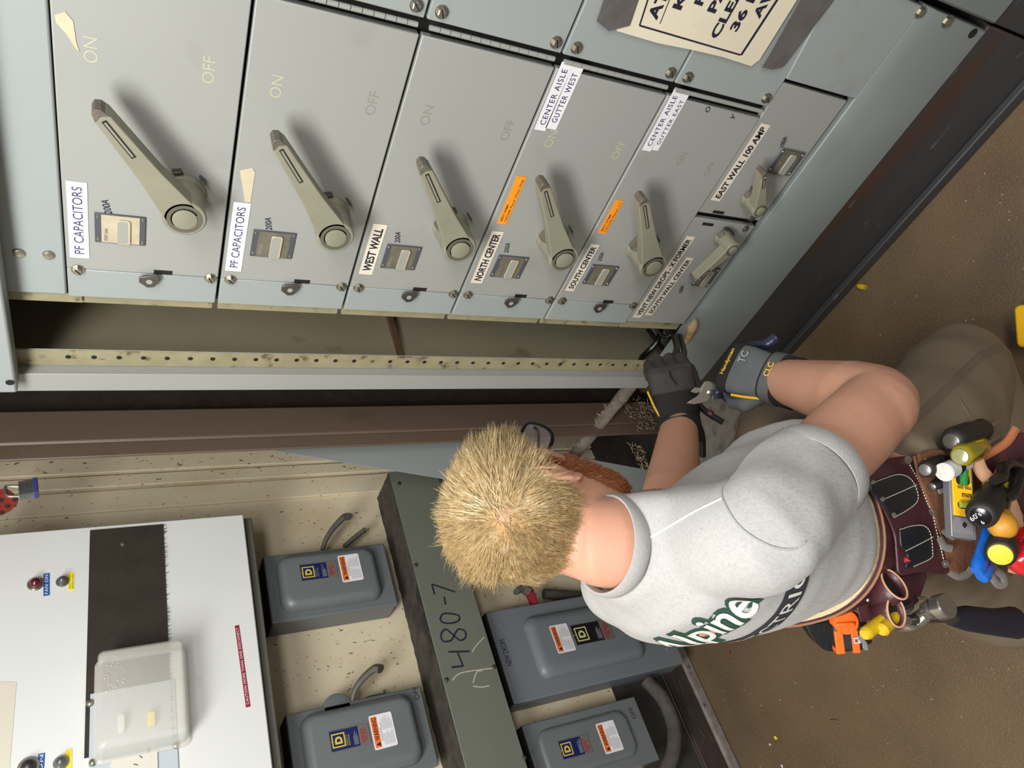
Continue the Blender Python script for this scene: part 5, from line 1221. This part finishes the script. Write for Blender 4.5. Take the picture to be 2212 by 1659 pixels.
driver('screwdriver', 'black screwdriver with a silver end by the white marker', 'screwdriver', (1998, 1015), (2034, 996), .945, .975, .0115, BLKR, mat('steel end', srgb(130, 128, 124), .3, metal=.5), None)
driver('marker_pen', 'white marker pen with a black band and a torn paper end', 'marker', (2040, 1020), (2082, 1000), .935, .965, .0115, WHITE, mat('crumpled paper end', srgb(226, 220, 212), .8, var=.3, vscale=140, bump=1), [(0, 1.05), (.3, 1.0), (.32, 1.0), (1.0, 1.0)], shaft=False, cr=1.0)
mk = bpy.data.objects['marker_pen']; a, b = W(2040, 1020, .935), W(2082, 1000, .965); d = (b-a).normalized(); L = (b-a).length
bm = NB(); lathe(bm, a + d*L*.42, d, [(0, .0119), (L*.2, .0119)], 24); obj('black_band', bm, BLACK, mk)
driver('drill_bit', 'small brass and dark drill bit tucked at the pouch rim', 'drill bit', (1987, 996), (2004, 992), .965, .968, .0035, mat('brass', srgb(190, 150, 60), .3, metal=.8), None, [(0, .9), (.4, .9), (.5, 1.2), (.7, .8), (1, 1)], shaft=False)
driver('pocket_tool', 'slim black tool with a steel tip under the marker', 'tool', (2014, 1051), (2036, 1040), .965, .975, .0075, BLKR, STEEL, [(0, .6), (.2, .8), (.5, 1), (1, 1)], shaft=False)
# torpedo level
lv = thing('torpedo_level', 'yellow and grey torpedo level with green vials standing in the pouch', 'level', W(2080, 1100, .965))
LVY = mat('level yellow', srgb(242, 188, 24), .45); LVG = mat('level aluminium', srgb(150, 152, 156), .35, metal=.5)
tl = .935
c0, c1, c2, c3 = [W(*q) for q in ((2058, 1158, .925), (2112, 1166, .925), (2148, 1020, .955), (2098, 1008, .955))]
ex = (c1-c0).normalized(); ey = ((c3-c0) - ex*(c3-c0).dot(ex)).normalized(); fLv = Fr(c0, ex, ey); wL, hL_ = (c1-c0).length, (c3-c0).length
if fLv.N.dot(CAM-c0) < 0: fLv.N = -fLv.N
bm = NB(); fbox(bm, fLv, 0, wL, 0, hL_, -.016, -.002); obj('frame', bm, LVG, lv, bevel=.001)
bm = NB(); fbox(bm, fLv, wL*.10, wL*.90, hL_*.28, hL_*.98, -.002, .0005); yb = obj('yellow_face', bm, LVY, lv, bevel=.0008)
bm = NB(); fpoly(bm, fLv, rrect(wL*.10, wL*.86, hL_*.05, hL_*.255, .004), -.002, -.0008); obj('end_plate', bm, mat('grey end plate', srgb(128, 128, 132), .5), lv)
bm = NB(); fpoly(bm, fLv, [(wL*.42, hL_*.16), (wL*.52, hL_*.12), (wL*.62, hL_*.17), (wL*.56, hL_*.20), (wL*.48, hL_*.2)], -.0008, -.0004); obj('end_mark', bm, BLACK, lv)
VIAL = mat('green vial', srgb(40, 130, 60), .1, coat=.8); VIALP = mat('pale green vial', srgb(150, 160, 60), .1, coat=.8)
bm = NB(); fpoly(bm, fLv, rrect(wL*.24, wL*.80, hL_*.68, hL_*.86, .006), .0005, .0009); vw = obj('vial_window', bm, BLACK, yb)
bm = NB(); tube(bm, [fLv.p(wL*.5, hL_*.68, .0035), fLv.p(wL*.54, hL_*.88, .0035)], .0052, 14); obj('vial', bm, VIAL, vw)
bm = NB(); fpoly(bm, fLv, rrect(wL*.26, wL*.80, hL_*.37, hL_*.47, .004), .0005, .0009); vw = obj('vial_window', bm, BLACK, yb)
bm = NB(); tube(bm, [fLv.p(wL*.30, hL_*.42, .003), fLv.p(wL*.76, hL_*.43, .003)], .0045, 14); obj('vial', bm, VIALP, vw)
fT = Fr(fLv.p(wL*.86, hL_*.655, .0012), -fLv.U, -fLv.V); write('lettering', fT, .001, -.002, 0, '935-205', INK, yb, w=wL*.55, h=.0042, bold=.02)
bm = NB(); fbox(bm, fLv, wL*.44, wL*.84, hL_*.53, hL_*.58, .0005, .0009); obj('maker_patch', bm, INK, yb); write('lettering', fT, .003, .0085, .0003, 'KLEIN', LVY, yb, w=wL*.34, h=.0042)
# blue handled pliers
BLU = mat('blue dipped grip', srgb(24, 100, 196), .3)
bp = thing('pliers', 'pliers with bright blue dipped handles hanging in the pouch', 'pliers', W(2130, 1150, .95))
for px, t0, t1, r in (([(2140, 1130), (2128, 1180), (2110, 1235)], .945, .905, .0078), ([(2150, 1150), (2138, 1200), (2120, 1248)], .952, .915, .0085)):
    P = [W(x, y, t0+(t1-t0)*i/2) for i, (x, y) in enumerate(px)]; bm = NB(); tube(bm, spline(P, 6), [r]*11 + [r*1.05, r*.8], 14, flat=1.35); obj('handle', bm, BLU, bp)
bm = NB(); tube(bm, [W(2145, 1130, .95), W(2156, 1085, .985)], .008, 10); obj('jaw', bm, DKSTEEL, bp)
# black handled pliers
kp = thing('pliers', 'pliers with black curved handles beside the pale folded leather edge', 'pliers', W(2190, 1060, .97))
for px in ([(2148, 1038), (2162, 1032), (2166, 1012), (2180, 1003), (2200, 1015)], [(2168, 1078), (2186, 1066), (2196, 1040), (2204, 1020)]):
    bm = NB(); P = spline([W(x, y, .925+.012*i) for i, (x, y) in enumerate(px)], 6); tube(bm, P, lerps([.0065]+[.0085]*(len(px)-1), 6), 12); obj('handle', bm, mat('glossy black grip', srgb(28, 22, 24), .2), kp)
bm = NB(); tube(bm, [W(2200, 1018, .97), W(2212, 990, 1.01)], .008, 10); obj('jaw', bm, DKSTEEL, kp)
# red handled tool
driver('screwdriver', 'tool with a rounded glossy red handle at the right edge of the pouch', 'screwdriver', (2212, 1226), (2215, 1165), .90, .945, .021, mat('glossy red handle', srgb(196, 30, 38), .18, coat=.4), None, [(0, .4), (.06, .75), (.2, 1), (.5, .95), (.62, .8), (.75, 1.0), (1, .9)])
# yellow handled pliers at the back
yp = thing('pliers', 'pliers with two dull yellow dipped handles sticking out of the rear holster', 'pliers', W(1940, 1318, .97))
YDIP = mat('dull yellow dipped grip', srgb(212, 176, 32), .4, var=.12, vscale=60, c2=srgb(150, 118, 30), c2amt=.08, c2scale=70)
for px in ([(1928, 1326), (1895, 1350), (1866, 1372)], [(1944, 1322), (1922, 1345), (1903, 1363)]):
    bm = NB(); P = [W(x, y, .965-.012*i) for i, (x, y) in enumerate(px)]; tube(bm, spline(P, 6), [.0070]*3 + [.0088]*8 + [.009, .0065], 14); obj('handle', bm, YDIP, yp)
bm = NB(); tube(bm, [W(1936, 1322, .965), W(1962, 1308, .99)], .008, 10); obj('jaw', bm, DKSTEEL, yp)
# tape measure
tm = thing('tape_measure', 'orange and black tape measure with a steel hook, hung at the back of the belt', 'tape measure', W(1820, 1380, 1.08))
tt = 1.045
c0, c1, c2, c3 = [W(x, y, t) for x, y, t in ((1806, 1411, tt), (1872, 1407, tt-.005), (1845, 1345, tt), (1776, 1350, tt+.005))]
ex = (c1-c0).normalized(); ey = ((c3-c0) - ex*(c3-c0).dot(ex)).normalized(); fM = Fr(c0, ex, ey); wM, hM = (c1-c0).length, (c3-c0).length
if fM.N.dot(CAM-c0) < 0: fM.N = -fM.N
ORN = mat('safety orange plastic', srgb(252, 104, 24), .45); MBL = mat('black moulded case', srgb(34, 32, 32), .5)
bm = NB(); fpoly(bm, fM, rrect(0, wM, 0, hM, .010), -.045, 0); obj('case', bm, MBL, tm, bevel=.005, seg=3)
for x0, x1 in ((.0, .30), (.54, .80)):
    bm = NB(); fbox(bm, fM, wM*x0+.001, wM*x1, -.0015, hM*.72, -.02, .0016); obj('orange_rib', bm, ORN, tm, bevel=.001)
bm = NB(); lathe(bm, fM.p(wM*.46, hM*.98, -.018), fM.N, [(0, wM*.44), (.016, wM*.44), (.019, wM*.4)], 36); obj('orange_disc', bm, ORN, tm)
bm = NB(); fbox(bm, fM, wM*.10, wM*.70, hM*.86, hM*1.0, .001, .006); obj('thumb_lock', bm, ORN, tm, bevel=.0015)
HK = mat('hook steel', srgb(164, 164, 162), .3, metal=.6)
bm = NB(); fpoly(bm, fM, [(wM*.74, hM*.55), (wM*.86, hM*.58), (wM*1.02, hM*.30), (wM*1.04, hM*.08), (wM*.94, hM*.04), (wM*.86, hM*.14), (wM*.88, hM*.28), (wM*.72, hM*.46)], .003, .0048); obj('hook', bm, HK, tm, bevel=.0005)
bm = NB(); fbox(bm, fM, wM*.60, wM*.82, hM*.30, hM*.50, .0026, .0046); bl = obj('blade_end', bm, mat('pale tape blade', srgb(190, 186, 176), .5), tm)
bm = NB(); fbox(bm, fM, wM*.64, wM*.72, hM*.34, hM*.44, .0046, .005); obj('red_mark', bm, NPRED, bl)
# hammer
hm = thing('hammer', 'steel hammer with a dark blue rubber grip hanging behind the man\'s hip', 'hammer', W(2100, 1340, 1.03))
bm = NB(); P = [W(x, y, t) for x, y, t in ((1960, 1340, .985), (2010, 1333, 1.0), (2060, 1335, 1.02))]; tube(bm, spline(P, 5), lerps([.006, .008, .0075], 5), 12, flat=1.3); obj('shank', bm, DKSTEEL, hm)
bm = NB(); P = [W(x, y, t) for x, y, t in ((2050, 1334, 1.018), (2090, 1336, 1.035), (2150, 1344, 1.06), (2190, 1345, 1.08), (2205, 1344, 1.085))]; tube(bm, spline(P, 6), lerps([.010, .0165, .018, .0215, .010], 6), 16, flat=1.1); obj('grip', bm, mat('navy rubber grip', srgb(30, 30, 44), .5, bump=.3, bscale=240), hm)
bm = NB(); a, b = W(2000, 1320, .985), W(2032, 1312, .965); lathe(bm, a, b-a, [(0, .011), (.012, .0135), (.014, .0105), (.019, .0105), (.021, .0165), (.034, .0165), (.036, .0150)], 28); obj('head', bm, mat('polished hammer steel', srgb(160, 156, 150), .22, metal=.85), hm)
bm = NB(); P = [W(x, y, t) for x, y, t in ((2000, 1325, .985), (1985, 1338, .99), (1962, 1352, 1.0), (1942, 1360, 1.015))]; tube(bm, spline(P, 5), lerps([.010, .011, .008, .003], 5), 12, flat=.7); obj('claw', bm, MATS['polished hammer steel'], hm)
bm = NB(); P = [W(x, y, t) for x, y, t in ((1982, 1290, .985), (2002, 1296, .985), (2008, 1320, .985), (2002, 1345, .985), (1980, 1353, .985), (1958, 1350, .985))]; tube(bm, spline(P, 6), .0024, 10); tag(obj('hammer_loop', bm, STEEL), 'bright steel wire hammer loop on the rear of the tool belt', 'loop')
# loose screw ends showing in the rear pocket
for q in ((1952, 1216, 1962, 1208), (1955, 1222, 1965, 1215)):
    pass
bm = NB(); tube(bm, [W(1948, 1222, .95), W(1962, 1206, .945)], .0045, 10); tag(obj('screwdriver_tip', bm, mat('red plastic', srgb(170, 30, 44), .4)), 'red plastic tool end peeking from the lower black pocket', 'tool')

# ------------------------------------------------------------------ floor litter and floor stains
def bit(name, label, x, y, m, pts, th, cat):
    p = on(x, y, 2, 0); bm = NB(); fpoly(bm, Fr(p, (1, 0, 0), (0, 1, 0)), pts, .0003, th); return tag(obj(name, bm, m), label, cat)
wn = on(1872, 621, 2, 0); bm = NB(); lathe(bm, wn + V3((0, 0, .006)), (.8, .5, .05), [(0, .0065), (.008, .0075), (.018, .005), (.020, .002)], 10); tag(obj('wire_nut', bm, YDIP), 'small yellow wire nut lying on the floor near the sill', 'wire nut')
bit('paper_scrap', 'small yellow paper scrap on the open floor at the bottom', 1680, 1597, YELLOWL, [(0, 0), (.009, .001), (.010, .008), (.002, .009)], .001, 'scrap')
bit('red_scrap', 'tiny red plastic scrap on the floor beside the skirting board', 1580, 1409, REDL, [(0, 0), (.007, .002), (.004, .007), (-.003, .005)], .002, 'scrap')
bit('white_chip', 'white plaster chip on the floor near the yellow scrap', 1666, 1609, WHITE, [(0, 0), (.005, .002), (.004, .006), (-.001, .004)], .002, 'chip')
bit('plaster_chip', 'white plaster chip near the bottom edge of the floor', 1692, 1656, WHITE, [(0, 0), (.006, .001), (.005, .006), (-.002, .004)], .002, 'chip')
bit('brass_scrap', 'small yellow scrap on the floor beside the right glove', 1610, 870, YDIP, [(0, 0), (.007, .001), (.006, .006), (0, .005)], .003, 'scrap')
p = on(1812, 1556, 2, 0); bm = NB(); tube(bm, spline([p + V3((0, 0, .001)), p + V3((.006, .010, .001)), p + V3((.010, .022, .001))], 4), .0006, 6); tag(obj('wire_snip', bm, BLACK), 'short dark wire snip on the open floor', 'wire')
bc = on(2285, 690, 2, 0); tag(obj('tool_case', (lambda b: fpoly(b, Fr(bc, (.6, .8, 0), (-.8, .6, 0)), rrect(-.09, .045, -.03, .05, .01), 0, .06))(NB()), LVY, bevel=.004), 'yellow tool case corner on the floor at the right edge', 'case')
SPK = mat('pale grit', srgb(176, 168, 150), .9)
bm = NB()
for k in range(260):
    p = V3((rnd.uniform(-.2, 1.0), rnd.uniform(-.1, 1.8), 0)); s = rnd.uniform(.0006, .0016)
    fpoly(bm, Fr(p, (1, 0, 0), (0, 1, 0)), [(-s, -s), (s, -s*.6), (s*.7, s), (-s*.8, s)], .0001, .0008)
gr = tag(obj('grit', bm, SPK, smooth=0), 'pale grit and sawdust specks scattered over the brown floor', 'grit'); gr['kind'] = 'stuff'
def stain(name, label, px, m, z=.0006):
    P = [on(x, y, 2, 0) for x, y in px]; P = spline(P + [P[0]], 5)[:-1]; bm = NB(); prism(bm, [p + V3((0, 0, .0001)) for p in P], [p + V3((0, 0, z)) for p in P]); o = tag(obj(name, bm, m, smooth=0), label, 'stain'); o['kind'] = 'stuff'; return o
stain('floor_grime', 'black oily grime on the floor around the foot of the column', [(1270, 960), (1300, 890), (1400, 845), (1480, 850), (1490, 910), (1430, 1000), (1420, 1060), (1330, 1050)], mat('black oily grime', srgb(34, 29, 25), .8, var=.5, vscale=22, c2=srgb(78, 70, 62), c2amt=.2, c2scale=40))
stain('floor_dust', 'pale cement dust patch on the floor below the hands', [(1490, 870), (1530, 850), (1585, 870), (1600, 905), (1575, 960), (1530, 1010), (1505, 990)], mat('cement dust', srgb(128, 120, 112), .9, var=.3, vscale=30, c2=srgb(94, 82, 70), c2amt=.4, c2scale=24), .0009)
